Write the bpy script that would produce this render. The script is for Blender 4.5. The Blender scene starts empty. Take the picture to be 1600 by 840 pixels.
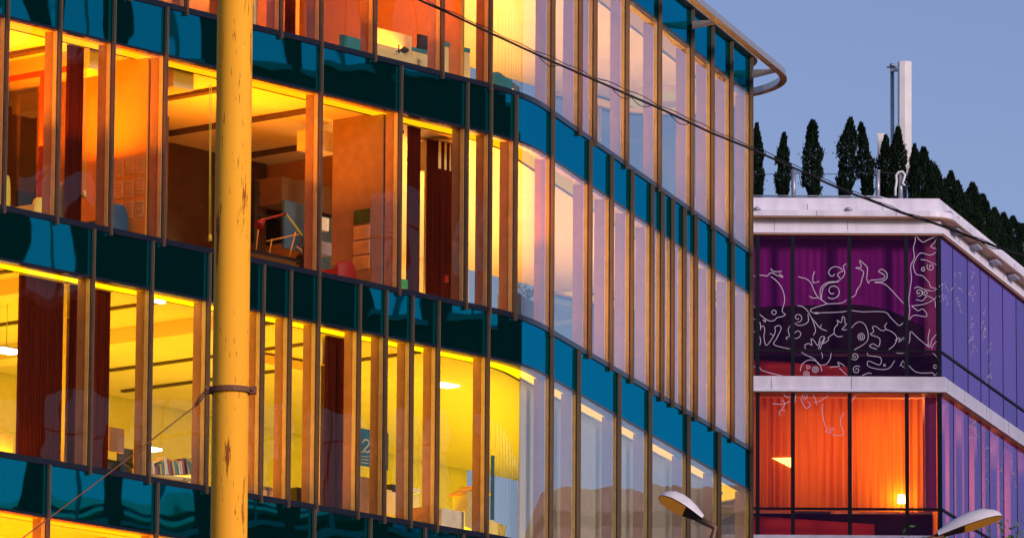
import bpy, math, random
from mathutils import Vector, noise as mnoise
random.seed(7)
sc = bpy.context.scene
R = math.radians

# ------------------------------------------------------------------ camera
EYE = 1.7
FPX, PITCH, ROLL = 10158.3, 0.177155, 0.0065541
_fw = Vector((0, math.cos(PITCH), math.sin(PITCH)))
_up = Vector((0, -math.sin(PITCH), math.cos(PITCH)))
_rt = Vector((1, 0, 0))
CR = math.cos(ROLL) * _rt + math.sin(ROLL) * _up
CU = -math.sin(ROLL) * _rt + math.cos(ROLL) * _up
cam_d = bpy.data.cameras.new('camera')
cam = bpy.data.objects.new('camera', cam_d)
sc.collection.objects.link(cam)
from mathutils import Matrix
m = Matrix((CR, CU, -_fw)).transposed().to_4x4()
m.translation = Vector((0, 0, EYE))
cam.matrix_world = m
cam_d.sensor_width = 36
cam_d.lens = FPX / 1600 * 36
cam_d.clip_start = 1
cam_d.clip_end = 4000
sc.camera = cam

def ray(px, py):
    return _fw + CR * ((px - 800) / FPX) + CU * ((420 - py) / FPX)

def at(px, py, Y):
    """point of the place seen at (px, py) of the photograph, Y metres in front of the camera"""
    r = ray(px, py)
    return Vector((r.x * Y / r.y, Y, EYE + r.z * Y / r.y))

# ------------------------------------------------------------------ world, sun, exposure
w = bpy.data.worlds.new('World'); sc.world = w; w.use_nodes = True
nt = w.node_tree; nt.nodes.clear()
SUN_EL, SUN_AZ = R(18), R(137)          # azimuth clockwise from +Y: behind the camera, to the right
sky = nt.nodes.new('ShaderNodeTexSky'); sky.sky_type = 'NISHITA'; sky.sun_disc = False
sky.sun_elevation = SUN_EL; sky.sun_rotation = SUN_AZ
sky.air_density = 1.0; sky.dust_density = 0.6; sky.ozone_density = 3.0
tint = nt.nodes.new('ShaderNodeMixRGB'); tint.blend_type = 'MULTIPLY'; tint.inputs[0].default_value = 1
tint.inputs[2].default_value = (1.10, 0.90, 1.06, 1)
bg = nt.nodes.new('ShaderNodeBackground'); bg.inputs[1].default_value = 0.088
wo = nt.nodes.new('ShaderNodeOutputWorld')
nt.links.new(sky.outputs[0], tint.inputs[1]); nt.links.new(tint.outputs[0], bg.inputs[0]); nt.links.new(bg.outputs[0], wo.inputs[0])
sd_ = bpy.data.lights.new('sun', 'SUN'); sd_.energy = 2.3; sd_.angle = R(12); sd_.color = (1.0, 0.80, 0.72)
sun = bpy.data.objects.new('sun', sd_); sc.collection.objects.link(sun)
sdir = Vector((math.sin(SUN_AZ) * math.cos(SUN_EL), math.cos(SUN_AZ) * math.cos(SUN_EL), math.sin(SUN_EL)))
sun.rotation_euler = sdir.to_track_quat('Z', 'Y').to_euler()
sc.view_settings.view_transform = 'Standard'
sc.view_settings.look = 'None'
sc.view_settings.exposure = 0.3
sc.view_settings.gamma = 1.0
sc.cycles.max_bounces = 8
sc.cycles.diffuse_bounces = 3
sc.cycles.glossy_bounces = 4
sc.cycles.transparent_max_bounces = 16
sc.cycles.caustics_reflective = False
sc.cycles.caustics_refractive = False
sc.cycles.sample_clamp_indirect = 4.0

# ------------------------------------------------------------------ materials
MATS = {}
def nmat(name):
    m = bpy.data.materials.new(name); m.use_nodes = True
    m.node_tree.nodes.clear(); MATS[name] = m
    return m, m.node_tree.nodes, m.node_tree.links

def pbr(name, col, rough=0.6, metal=0.0, var=0.12, scale=6.0, bump=0.0, spec=0.5, bscale=40, stretch=(1, 1, 1)):
    m, N, K = nmat(name)
    o = N.new('ShaderNodeOutputMaterial'); b = N.new('ShaderNodeBsdfPrincipled')
    K.new(b.outputs[0], o.inputs[0])
    g = N.new('ShaderNodeNewGeometry')
    mp = N.new('ShaderNodeMapping'); mp.inputs['Scale'].default_value = stretch
    K.new(g.outputs['Position'], mp.inputs[0])
    n = N.new('ShaderNodeTexNoise'); n.inputs['Scale'].default_value = scale; n.inputs['Detail'].default_value = 5
    K.new(mp.outputs[0], n.inputs[0])
    r = N.new('ShaderNodeMapRange'); r.inputs[1].default_value = .3; r.inputs[2].default_value = .7
    r.inputs[3].default_value = 1 - var; r.inputs[4].default_value = 1 + var
    K.new(n.outputs[0], r.inputs[0])
    mx = N.new('ShaderNodeMixRGB'); mx.blend_type = 'MULTIPLY'; mx.inputs[0].default_value = 1
    mx.inputs[1].default_value = (*col, 1); K.new(r.outputs[0], mx.inputs[2]); K.new(mx.outputs[0], b.inputs['Base Color'])
    b.inputs['Roughness'].default_value = rough; b.inputs['Metallic'].default_value = metal
    b.inputs['Specular IOR Level'].default_value = spec
    if bump:
        n2 = N.new('ShaderNodeTexNoise'); n2.inputs['Scale'].default_value = bscale; K.new(mp.outputs[0], n2.inputs[0])
        bp = N.new('ShaderNodeBump'); bp.inputs['Strength'].default_value = bump; bp.inputs['Distance'].default_value = .02
        K.new(n2.outputs[0], bp.inputs['Height']); K.new(bp.outputs[0], b.inputs['Normal'])
    return m

def emis(name, col, st):
    m, N, K = nmat(name)
    o = N.new('ShaderNodeOutputMaterial'); e = N.new('ShaderNodeEmission')
    e.inputs[0].default_value = (*col, 1); e.inputs[1].default_value = st
    K.new(e.outputs[0], o.inputs[0]); return m

def wobble(N, K, scale, dist, zs=1.0):
    g = N.new('ShaderNodeNewGeometry'); oi = N.new('ShaderNodeObjectInfo')
    mu = N.new('ShaderNodeMath'); mu.operation = 'MULTIPLY'; mu.inputs[1].default_value = 91.7
    K.new(oi.outputs['Random'], mu.inputs[0])
    ad = N.new('ShaderNodeVectorMath'); ad.operation = 'ADD'
    K.new(g.outputs['Position'], ad.inputs[0]); K.new(mu.outputs[0], ad.inputs[1])
    mp = N.new('ShaderNodeMapping'); mp.inputs['Scale'].default_value = (1, 1, zs)
    K.new(ad.outputs[0], mp.inputs[0])
    n = N.new('ShaderNodeTexNoise'); n.inputs['Scale'].default_value = scale; n.inputs['Detail'].default_value = 1.5
    n.inputs['Roughness'].default_value = .35
    K.new(mp.outputs[0], n.inputs[0])
    bp = N.new('ShaderNodeBump'); bp.inputs['Strength'].default_value = 1; bp.inputs['Distance'].default_value = dist
    K.new(n.outputs[0], bp.inputs['Height'])
    return bp

def glass(name, trans, gloss, f0, f1, dist=.008, scale=.9, film=None, filmfac=0.0):
    """coated facade glass: reflection grows from f0 (seen square on) to f1 (seen at a grazing angle)"""
    m, N, K = nmat(name)
    o = N.new('ShaderNodeOutputMaterial')
    bp = wobble(N, K, scale, dist)
    lw = N.new('ShaderNodeLayerWeight'); lw.inputs[0].default_value = .5
    mr = N.new('ShaderNodeMapRange'); mr.inputs[1].default_value = .38; mr.inputs[2].default_value = .74
    mr.inputs[3].default_value = f0; mr.inputs[4].default_value = f1
    K.new(lw.outputs['Facing'], mr.inputs[0])
    t = N.new('ShaderNodeBsdfTransparent'); t.inputs[0].default_value = (*trans, 1)
    g = N.new('ShaderNodeBsdfGlossy'); g.inputs[0].default_value = (*gloss, 1); g.inputs['Roughness'].default_value = 0.0
    K.new(bp.outputs[0], g.inputs['Normal'])
    mx = N.new('ShaderNodeMixShader'); K.new(mr.outputs[0], mx.inputs[0])
    src = t
    if film:
        d = N.new('ShaderNodeBsdfDiffuse')
        oi = N.new('ShaderNodeObjectInfo'); rg = N.new('ShaderNodeMapRange'); rg.inputs[3].default_value = .55; rg.inputs[4].default_value = 1.35
        K.new(oi.outputs['Random'], rg.inputs[0]); fc = N.new('ShaderNodeMixRGB'); fc.blend_type = 'MULTIPLY'; fc.inputs[0].default_value = 1
        fc.inputs[1].default_value = (*film, 1); K.new(rg.outputs[0], fc.inputs[2]); K.new(fc.outputs[0], d.inputs[0])
        m0 = N.new('ShaderNodeMixShader'); m0.inputs[0].default_value = filmfac
        K.new(t.outputs[0], m0.inputs[1]); K.new(d.outputs[0], m0.inputs[2]); src = m0
    K.new(src.outputs[0], mx.inputs[1]); K.new(g.outputs[0], mx.inputs[2]); K.new(mx.outputs[0], o.inputs[0])
    return m

def spandrel_mat(name, base, gloss, fac, dist=.008, scale=.8):
    m, N, K = nmat(name)
    o = N.new('ShaderNodeOutputMaterial')
    bp = wobble(N, K, scale, dist)
    d = N.new('ShaderNodeBsdfDiffuse'); d.inputs[0].default_value = (*base, 1)
    g = N.new('ShaderNodeBsdfGlossy'); g.inputs[0].default_value = (*gloss, 1); g.inputs['Roughness'].default_value = 0.012
    K.new(bp.outputs[0], g.inputs['Normal'])
    mx = N.new('ShaderNodeMixShader'); mx.inputs[0].default_value = fac
    K.new(d.outputs[0], mx.inputs[1]); K.new(g.outputs[0], mx.inputs[2]); K.new(mx.outputs[0], o.inputs[0])
    return m

def cloth(name, col, tr=.5, col2=None, scale=9):
    m, N, K = nmat(name)
    o = N.new('ShaderNodeOutputMaterial')
    g = N.new('ShaderNodeNewGeometry'); mp = N.new('ShaderNodeMapping'); mp.inputs['Scale'].default_value = (1, 1, .05)
    K.new(g.outputs['Position'], mp.inputs[0])
    n = N.new('ShaderNodeTexNoise'); n.inputs['Scale'].default_value = scale; n.inputs['Detail'].default_value = 4
    K.new(mp.outputs[0], n.inputs[0])
    cr = N.new('ShaderNodeMixRGB'); K.new(n.outputs[0], cr.inputs[0])
    c2 = col2 or tuple(c * .7 for c in col)
    cr.inputs[1].default_value = (*col, 1); cr.inputs[2].default_value = (*c2, 1)
    d = N.new('ShaderNodeBsdfDiffuse'); t = N.new('ShaderNodeBsdfTranslucent')
    K.new(cr.outputs[0], d.inputs[0]); K.new(cr.outputs[0], t.inputs[0])
    mx = N.new('ShaderNodeMixShader'); mx.inputs[0].default_value = tr
    K.new(d.outputs[0], mx.inputs[1]); K.new(t.outputs[0], mx.inputs[2]); K.new(mx.outputs[0], o.inputs[0])
    return m

pbr('frame_brown', (.13, .085, .055), .5, .25, .12, 3, .1)
pbr('gasket', (.012, .010, .012), .6)
pbr('frame_inner', (.78, .60, .34), .4, .1)
pbr('sill_black', (.010, .012, .025), .22, 0, spec=.8)
pbr('fin_white', (.40, .21, .17), .5)
pbr('soffit', (.62, .46, .40), .6)
pbr('ceiling', (.80, .68, .46), .8, var=.05, scale=1.2)
pbr('slot_dark', (.10, .06, .04), .7)
pbr('wall_cream', (.72, .63, .34), .8, var=.05)
pbr('wall_orange', (.74, .34, .07), .8, var=.06)
pbr('wall_brown', (.30, .17, .10), .8)
pbr('wall_dark', (.085, .045, .022), .8)
pbr('floor_carpet', (.22, .17, .13), .9)
pbr('slab_concrete', (.35, .33, .31), .85)
pbr('red_frame', (.35, .03, .03), .5)
pbr('aluminium', (.50, .50, .53), .35, .6, .08, 4)
pbr('aluminium_brown', (.35, .27, .24), .4, .4, .1, 4)
pbr('plastic_yellow', (.75, .70, .10), .5)
pbr('chair_blue', (.02, .09, .22), .7)
pbr('chair_red', (.32, .012, .015), .6)
pbr('black_plastic', (.015, .014, .016), .4)
pbr('paper', (.70, .44, .20), .8)
pbr('paper_ink', (.50, .28, .12), .8)
pbr('white_board', (.80, .80, .74), .5)
pbr('teal_box', (.02, .22, .30), .5)
pbr('blue_box', (.03, .10, .22), .5)
pbr('sign_blue', (.012, .11, .26), .5)
pbr('sign_ink', (.36, .40, .40), .6)
pbr('green_plastic', (.05, .45, .10), .5)
pbr('leaf_green', (.03, .08, .02), .6, var=.4)
pbr('leaf_bright', (.07, .15, .03), .55, var=.5)
pbr('cypress_leaf', (.007, .017, .008), .9, var=.5, scale=8, spec=.1)
pbr('bark', (.06, .04, .03), .9, bump=.5)
pbr('cable_black', (.010, .007, .008), .5)
pbr('cable_rust', (.16, .06, .025), .7, bump=.4)
pbr('panel_white', (.76, .74, .88), .5, 0, .05, 2)
pbr('panel_shade', (.30, .30, .42), .5)
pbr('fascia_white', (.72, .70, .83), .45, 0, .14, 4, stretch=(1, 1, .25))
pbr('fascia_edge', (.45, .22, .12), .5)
pbr('antenna_white', (.72, .72, .74), .45, 0, .06, 3)
pbr('galvanised', (.34, .38, .46), .45, .5, .15, 10)
pbr('b_frame', (.006, .006, .014), .5, spec=.15)
pbr('print_line', (.62, .58, .74), .6, var=.05)
pbr('asphalt', (.05, .05, .052), .9, bump=.5)
pbr('paving', (.25, .24, .23), .9, bump=.3)
pbr('lamp_white', (.62, .60, .66), .35, 0, .08, 10)
pbr('lamp_brown', (.12, .06, .035), .5, .3)
pbr('stone_wall', (.40, .30, .26), .85, 0, .2, 1.5, .3, bscale=6)
pbr('stone_trim', (.45, .36, .30), .8, 0, .1, 2)
pbr('dark_facade', (.035, .022, .018), .8, 0, .2, 1)
pbr('marking', (.7, .7, .7), .8)
for i, c in enumerate([(.75, .70, .6), (.55, .12, .06), (.08, .10, .2), (.7, .5, .2), (.1, .3, .3), (.85, .8, .7)]):
    pbr('book_%d' % i, c, .7)

glass('glass_vision', (.80, .76, .66), (.84, .95, 1.0), .07, .66, .0060, .8)
glass('glass_opposite', (.05, .06, .07), (.45, .74, .62), .75, .9, .002, .3)
glass('glass_purple', (1.0, .76, .62), (.62, .30, 1.0), .014, .70, .003, .5, (.30, .02, .30), .016)
glass('glass_purple_side', (.70, .55, .75), (.60, .46, .95), .22, .50, .002, .5, (.34, .13, .72), .28)
glass('glass_partition', (.80, .76, .70), (.9, .8, .7), .06, .3, .001, .5)
spandrel_mat('spandrel', (.001, .052, .044), (.004, .42, .60), .85, .0060, .7)
cloth('blind_dark', (.13, .022, .014), .25, (.05, .010, .008), 30)
cloth('curtain_white', (.66, .68, .76), .10, (.56, .58, .64), 12)
cloth('curtain_orange', (.80, .38, .03), .60, (.46, .13, .012), 14)  # darker streaks put extra fold shade into the colour
pbr('pink_panel', (.36, .05, .30), .6)
cloth('curtain_purple', (.21, .02, .46), .3, (.16, .013, .34), 14)

# rusty yellow paint of the mast
m, N, K = nmat('mast_paint')
o = N.new('ShaderNodeOutputMaterial'); b = N.new('ShaderNodeBsdfPrincipled'); K.new(b.outputs[0], o.inputs[0])
g = N.new('ShaderNodeNewGeometry')
mp = N.new('ShaderNodeMapping'); mp.inputs['Scale'].default_value = (1, 1, .10); K.new(g.outputs['Position'], mp.inputs[0])
n1 = N.new('ShaderNodeTexNoise'); n1.inputs['Scale'].default_value = 15; n1.inputs['Detail'].default_value = 10; n1.inputs['Roughness'].default_value = .70
K.new(mp.outputs[0], n1.inputs[0])
r1 = N.new('ShaderNodeValToRGB'); r1.color_ramp.elements[0].position = .60; r1.color_ramp.elements[1].position = .63
K.new(n1.outputs[0], r1.inputs[0])
n3 = N.new('ShaderNodeTexNoise'); n3.inputs['Scale'].default_value = 7; n3.inputs['Detail'].default_value = 6; K.new(mp.outputs[0], n3.inputs[0])
n4 = N.new('ShaderNodeTexNoise'); n4.inputs['Scale'].default_value = 60; n4.inputs['Detail'].default_value = 4; K.new(mp.outputs[0], n4.inputs[0])
r4 = N.new('ShaderNodeValToRGB'); r4.color_ramp.elements[0].position = .66; r4.color_ramp.elements[1].position = .72; K.new(n4.outputs[0], r4.inputs[0])
mxa = N.new('ShaderNodeMath'); mxa.operation = 'MAXIMUM'; K.new(r1.outputs[0], mxa.inputs[0]); K.new(r4.outputs[0], mxa.inputs[1])
c0 = N.new('ShaderNodeMixRGB'); c0.inputs[1].default_value = (1.0, .50, .035, 1); c0.inputs[2].default_value = (.88, .36, .022, 1)
K.new(n3.outputs[0], c0.inputs[0])
c1 = N.new('ShaderNodeMixRGB'); c1.inputs[2].default_value = (.30, .075, .015, 1)
K.new(mxa.outputs[0], c1.inputs[0]); K.new(c0.outputs[0], c1.inputs[1]); K.new(c1.outputs[0], b.inputs['Base Color'])
b.inputs['Roughness'].default_value = .75; b.inputs['Specular IOR Level'].default_value = .15
bp = N.new('ShaderNodeBump'); bp.inputs['Strength'].default_value = .5; bp.inputs['Distance'].default_value = -.01
K.new(mxa.outputs[0], bp.inputs['Height']); K.new(bp.outputs[0], b.inputs['Normal'])

# ------------------------------------------------------------------ helpers
COL = sc.collection
WLOC = {}
def link(o, parent=None, wloc=Vector((0, 0, 0))):
    COL.objects.link(o)
    if parent:
        o.parent = parent; o.location = wloc - WLOC[parent.name]
    else:
        o.location = wloc
    WLOC[o.name] = wloc.copy()
    return o

def tag(o, label=None, cat=None, group=None, kind=None):
    if label: o['label'] = label
    if cat: o['category'] = cat
    if group: o['group'] = group
    if kind: o['kind'] = kind
    return o

def thing(name, loc, label, cat, group=None):
    o = bpy.data.objects.new(name, None); o.empty_display_size = .3
    link(o, None, Vector(loc)); return tag(o, label, cat, group)

class MB:
    def __init__(s): s.v, s.f, s.m, s.mats, s.smooth = [], [], [], [], []
    def mi(s, mat):
        if mat not in s.mats: s.mats.append(mat)
        return s.mats.index(mat)
    def poly(s, pts, mat, smooth=False):
        b = len(s.v); s.v += [Vector(p) for p in pts]; s.f.append(list(range(b, b + len(pts)))); s.m.append(s.mi(mat)); s.smooth.append(smooth)
    def hexa(s, p, mat):
        """p: four bottom points then four top points"""
        b = len(s.v); s.v += [Vector(q) for q in p]; k = s.mi(mat)
        for f in ((3, 2, 1, 0), (4, 5, 6, 7), (0, 1, 5, 4), (1, 2, 6, 5), (2, 3, 7, 6), (3, 0, 4, 7)):
            s.f.append([b + i for i in f]); s.m.append(k); s.smooth.append(False)
    def box(s, c, u, v, w, mat):
        """box: centre c, half-extent vectors u, v, w"""
        c, u, v, w = map(Vector, (c, u, v, w))
        s.hexa([c - u - v - w, c + u - v - w, c + u + v - w, c - u + v - w, c - u - v + w, c + u - v + w, c + u + v + w, c - u + v + w], mat)
    def abox(s, x0, x1, y0, y1, z0, z1, mat):
        s.hexa([(x0, y0, z0), (x1, y0, z0), (x1, y1, z0), (x0, y1, z0), (x0, y0, z1), (x1, y0, z1), (x1, y1, z1), (x0, y1, z1)], mat)
    def tube(s, pts, r, mat, n=8, caps=True):
        pts = [Vector(p) for p in pts]; rr = r if isinstance(r, (list, tuple)) else [r] * len(pts)
        b = len(s.v); k = s.mi(mat); prev = None
        for i, p in enumerate(pts):
            t = (pts[min(i + 1, len(pts) - 1)] - pts[max(i - 1, 0)]).normalized()
            if prev is None:
                a = t.cross(Vector((0, 0, 1)));
                if a.length < .1: a = t.cross(Vector((0, 1, 0)))
                a.normalize()
            else:
                a = (prev - t * prev.dot(t)).normalized()
            prev = a; c = t.cross(a)
            for j in range(n):
                th = 2 * math.pi * j / n
                s.v.append(p + (a * math.cos(th) + c * math.sin(th)) * rr[i])
        for i in range(len(pts) - 1):
            for j in range(n):
                j2 = (j + 1) % n
                s.f.append([b + i * n + j, b + i * n + j2, b + (i + 1) * n + j2, b + (i + 1) * n + j]); s.m.append(k); s.smooth.append(True)
        if caps:
            s.f.append([b + j for j in range(n)][::-1]); s.m.append(k); s.smooth.append(False)
            s.f.append([b + (len(pts) - 1) * n + j for j in range(n)]); s.m.append(k); s.smooth.append(False)
    def grid(s, rows, mat, smooth=True, close=False):
        b = len(s.v); nr, nc = len(rows), len(rows[0]); k = s.mi(mat)
        for r in rows: s.v += [Vector(p) for p in r]
        for i in range(nr - 1):
            for j in range(nc if close else nc - 1):
                j2 = (j + 1) % nc
                s.f.append([b + i * nc + j, b + i * nc + j2, b + (i + 1) * nc + j2, b + (i + 1) * nc + j]); s.m.append(k); s.smooth.append(smooth)
    def prism(s, ring, z0, z1, mat, side=None):
        n = len(ring); b = len(s.v); k = s.mi(mat); ks = s.mi(side or mat)
        s.v += [Vector((p[0], p[1], z0)) for p in ring] + [Vector((p[0], p[1], z1)) for p in ring]
        s.f.append([b + i for i in range(n)][::-1]); s.m.append(k); s.smooth.append(False)
        s.f.append([b + n + i for i in range(n)]); s.m.append(k); s.smooth.append(False)
        for i in range(n):
            j = (i + 1) % n
            s.f.append([b + i, b + j, b + n + j, b + n + i]); s.m.append(ks); s.smooth.append(False)
    def build(s, name, parent=None, base=None):
        if base is None:
            xs = [p.x for p in s.v]; ys = [p.y for p in s.v]; zs = [p.z for p in s.v]
            base = Vector(((min(xs) + max(xs)) / 2, (min(ys) + max(ys)) / 2, min(zs)))
        me = bpy.data.meshes.new(name); me.from_pydata([p - base for p in s.v], [], s.f)
        for mt in s.mats: me.materials.append(MATS[mt])
        me.polygons.foreach_set('material_index', s.m); me.polygons.foreach_set('use_smooth', s.smooth)
        me.update()
        return link(bpy.data.objects.new(name, me), parent, base)

UP = Vector((0, 0, 1))
def lamp(name, loc, size, energy, col, direction=(0, 0, 1), size_y=None):
    d = bpy.data.lights.new(name, 'AREA'); d.energy = energy; d.color = col; d.size = size
    if size_y: d.shape = 'RECTANGLE'; d.size_y = size_y
    o = bpy.data.objects.new(name, d); COL.objects.link(o); o.location = loc
    o.rotation_euler = (-Vector(direction)).to_track_quat('Z', 'Y').to_euler()
    return o

# ------------------------------------------------------------------ ground
g = MB(); g.abox(-900, 900, -700, 1200, -1, 0, 'asphalt'); tag(g.build('road'), kind='structure')

# ================================================================== OFFICE BUILDING
AL, AR = 0.697831, 0.285387
DL = Vector((math.sin(AL), math.cos(AL))); DR = Vector((math.sin(AR), math.cos(AR)))
CORNER = Vector((0.2411, 101.9393)); TL = 0.9
RAD = TL / math.tan((AL - AR) / 2)
def inn(h): return Vector((-math.cos(h), math.sin(h)))       # inward normal of a facade with heading h
ARC = RAD * (AL - AR)
LL, LR = 13.0, 14.1          # lengths of the straight runs (LR trimmed below to the end mullion)
A0 = CORNER - DL * TL
# s = 0 at the start of the arc
def path(s):
    if s <= 0: return A0 + DL * s, AL
    if s < ARC:
        h = AL - s / RAD; c = A0 + inn(AL) * RAD
        return c - inn(h) * RAD, h
    p = CORNER + DR * TL + DR * (s - ARC)
    if s <= S_END: return p, AR
    e = CORNER + DR * TL + DR * (S_END - ARC); q = s - S_END
    if q < PR * PTURN:
        h = AR - q / PR; return e + inn(AR) * PR - inn(h) * PR, h
    h = AR - PTURN; b = e + inn(AR) * PR - inn(h) * PR
    return b + Vector((math.sin(h), math.cos(h))) * (q - PR * PTURN), h
S_END = 99; PR = 1.55; PTURN = R(180 - 19)
def off(s, d):
    p, h = path(s); return p + inn(h) * d
def s_of(px, py, d=0.0, lo=-14, hi=None):
    r = ray(px, py); t = r.x / r.y
    hi = hi if hi is not None else min(S_END, 40)
    for _ in range(50):
        mid = (lo + hi) / 2; q = off(mid, d)
        if q.x / q.y < t: lo = mid
        else: hi = mid
    return (lo + hi) / 2
S_END = s_of(1171.0, 300, 0, 0, 25)
S0_ = s_of(-150, 300)
S_GL = S_END + PR * PTURN + 1.5       # glazing goes round the prow
def P3(s, d, z): q = off(s, d); return Vector((q.x, q.y, z))
def samples(a, b):
    out = [a]; st = 0.18
    s = a
    while s < b - 1e-6:
        if s < -1e-6: s = min(b, 0.0)
        elif s < ARC - 1e-6: s = min(b, s + st, ARC)
        elif s < S_END - 1e-6: s = min(b, S_END)
        else: s = min(b, s + st)
        out.append(s)
    return out
def strip(mb, a, b, d0, d1, z0, z1, mat):
    """solid following the facade between s=a..b, depths d0..d1, heights z0..z1"""
    ss = samples(a, b); n = len(ss)
    bi = len(mb.v); k = mb.mi(mat)
    for s in ss: mb.v += [P3(s, d0, z0), P3(s, d1, z0), P3(s, d1, z1), P3(s, d0, z1)]
    for i in range(n - 1):
        for j in range(4):
            j2 = (j + 1) % 4
            mb.f.append([bi + 4 * i + j, bi + 4 * (i + 1) + j, bi + 4 * (i + 1) + j2, bi + 4 * i + j2]); mb.m.append(k); mb.smooth.append(False)
    mb.f.append([bi, bi + 1, bi + 2, bi + 3]); mb.f.append([bi + 4 * n - 1, bi + 4 * n - 2, bi + 4 * n - 3, bi + 4 * n - 4])
    mb.m += [k, k]; mb.smooth += [False, False]
def sheet(mb, a, b, d, z0, z1, mat):
    ss = samples(a, b)
    mb.grid([[P3(s, d, z0) for s in ss], [P3(s, d, z1) for s in ss]], mat, smooth=len(ss) > 3)

E_ = EYE
#          sill        head        top of the spandrel above
STOREY = {1: (21.064 + E_, 23.973 + E_, 24.70 + E_),
          2: (17.464 + E_, 20.301 + E_, 21.064 + E_),
          3: (13.861 + E_, 16.711 + E_, 17.464 + E_),
          4: (10.260 + E_, 13.067 + E_, 13.861 + E_)}
MUL = {
 1: [(-150, 0), (-70, 0), (30, 0), (112, 0), (200, 5), (289, 20), (348, 30), (437, 40), (500, 40), (584, 40), (689, 60), (764.5, 60), (861, 90), (903.5, 180), (926.5, 200), (977, 150), (1028, 180), (1079, 180), (1110.5, 200), (1140, 220)],
 2: [(-150, 200), (-78, 250), (5, 250), (88, 250), (172, 250), (255.5, 200), (376, 300), (498, 250), (623.5, 200), (727, 250), (764, 250), (803, 300), (860, 300), (919, 400), (952.5, 400), (984.5, 420), (1016, 450), (1032, 450), (1048, 460), (1066.5, 480), (1084.5, 490), (1111.5, 500), (1142, 520)],
 3: [(-150, 430), (-22, 430), (143, 430), (235, 430), (324.5, 430), (366, 500), (409, 470), (451.5, 470), (494, 600), (558.5, 580), (600, 580), (641, 580), (682, 580), (760, 560), (859, 600), (901, 640), (964.5, 640), (1013, 640), (1073, 680), (1121, 740)],
 4: [(-150, 800), (-85, 800), (74, 740), (243, 770), (350, 790), (488, 830), (576, 810), (661, 825), (721, 835), (757, 840), (857, 850), (915, 860), (975, 860), (1035, 860), (1095, 860)]}

bld = thing('office_building', (-1.5, 108, 0), 'glass office building with lit orange and yellow floors between green and blue bands', 'building')

def boxat(mb, s, d0, d1, w, z0, z1, mat, shift=0):
    """upright bar at path position s, from depth d0 to d1 (negative = outside), w wide"""
    p, h = path(s); t = Vector((math.sin(h), math.cos(h))); n = inn(h)
    a = p + t * (shift - w / 2); b = p + t * (shift + w / 2)
    q = [a + n * d0, b + n * d0, b + n * d1, a + n * d1]
    mb.hexa([(x.x, x.y, z0) for x in q] + [(x.x, x.y, z1) for x in q], mat)

extra_prow = [S_END + PR * PTURN * k / 4 for k in (1, 2, 3, 4)] + [S_GL]
for k, (zs, zh, zt) in STOREY.items():
    ss = [s_of(x, y) for x, y in MUL[k]] + [S_END] + extra_prow
    for i, s in enumerate(ss):
        mb = MB()
        boxat(mb, s, -.060, -.012, .038, zs - .085, zt - .035, 'frame_brown')
        boxat(mb, s, -.074, -.060, .016, zs - .085, zt - .035, 'frame_brown')
        boxat(mb, s, -.012, .012, .026, zs - .085, zt - .035, 'gasket')
        boxat(mb, s, .012, .085, .05, zs, zh, 'frame_inner')
        mb.build('mullion', bld)
        if s < S_END + .1:
            mb = MB(); boxat(mb, s, .098, .262, .035, zs + .01, zh - .005, 'fin_white'); mb.build('inner_fin', bld)
    for a, b in zip(ss[:-1], ss[1:]):
        a2, b2 = a + .016, b - .016
        mb = MB(); sheet(mb, a2, b2, 0.0, zs + .03, zh - .02, 'glass_vision'); mb.build('window_pane', bld)
        mb = MB(); strip(mb, a2, b2, .0, .03, zh + .025, zt - .045, 'spandrel'); mb.build('spandrel_panel', bld)
    a, b = ss[0], ss[-1]
    mb = MB(); strip(mb, a, b, -.022, .08, zs - .04, zs + .045, 'sill_black'); mb.build('sill', bld)
    mb = MB(); strip(mb, a, b, -.010, .08, zh - .018, zh + .024, 'sill_black'); mb.build('head_trim', bld)
    mb = MB(); strip(mb, a, b, .082, .19, zh - .02, zh + .03, 'soffit'); mb.build('soffit', bld)

# floor plates and ceilings
def ring(d):
    ss = samples(S0_, S_END + PR * PTURN)
    r = [off(s, d) for s in ss]
    h = AR - PTURN; back = Vector((math.sin(h), math.cos(h)))
    last = r[-1]
    for L in (4.0, 17.0): r.append(last + back * L)
    kx = r[-1]
    dist = (kx - A0).dot(inn(AL))
    r.append(off(S0_, dist))
    return r
BACK = ring(0.0)[-3:]
DEPTH = (BACK[1] - A0).dot(inn(AL))
COVE = {1: ((1.0, .42, .006), 1.4), 2: ((1.0, .52, .003), 1.5), 3: ((1.0, .56, .001), 2.7), 4: ((1.0, .50, .003), 1.7)}
tops = {1: 24.70 + E_, 2: STOREY[1][0], 3: STOREY[2][0], 4: STOREY[3][0]}
for k, (zs, zh, zt) in STOREY.items():
    mb = MB(); mb.prism(ring(.10), zh + .03, zt - .05, 'ceiling'); mb.build('ceiling', bld)
    emis('cove_%d' % k, *COVE[k])
    mb = MB(); strip(mb, S0_, S_GL - .2, .20, .51, zh - .004, zh + .028, 'cove_%d' % k); mb.build('cove_light', bld)
    mb = MB()
    strip(mb, S0_, S_GL - .2, .525, .535, zh + .005, zh + .028, 'slot_dark')
    strip(mb, S0_, S_GL - .2, .58, .595, zh + .005, zh + .028, 'slot_dark')
    mb.build('ceiling_slot', bld)
mb = MB(); mb.prism(ring(.10), STOREY[4][0] - .6, STOREY[4][0] - .05, 'floor_carpet'); mb.build('floor_plate', bld)
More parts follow.
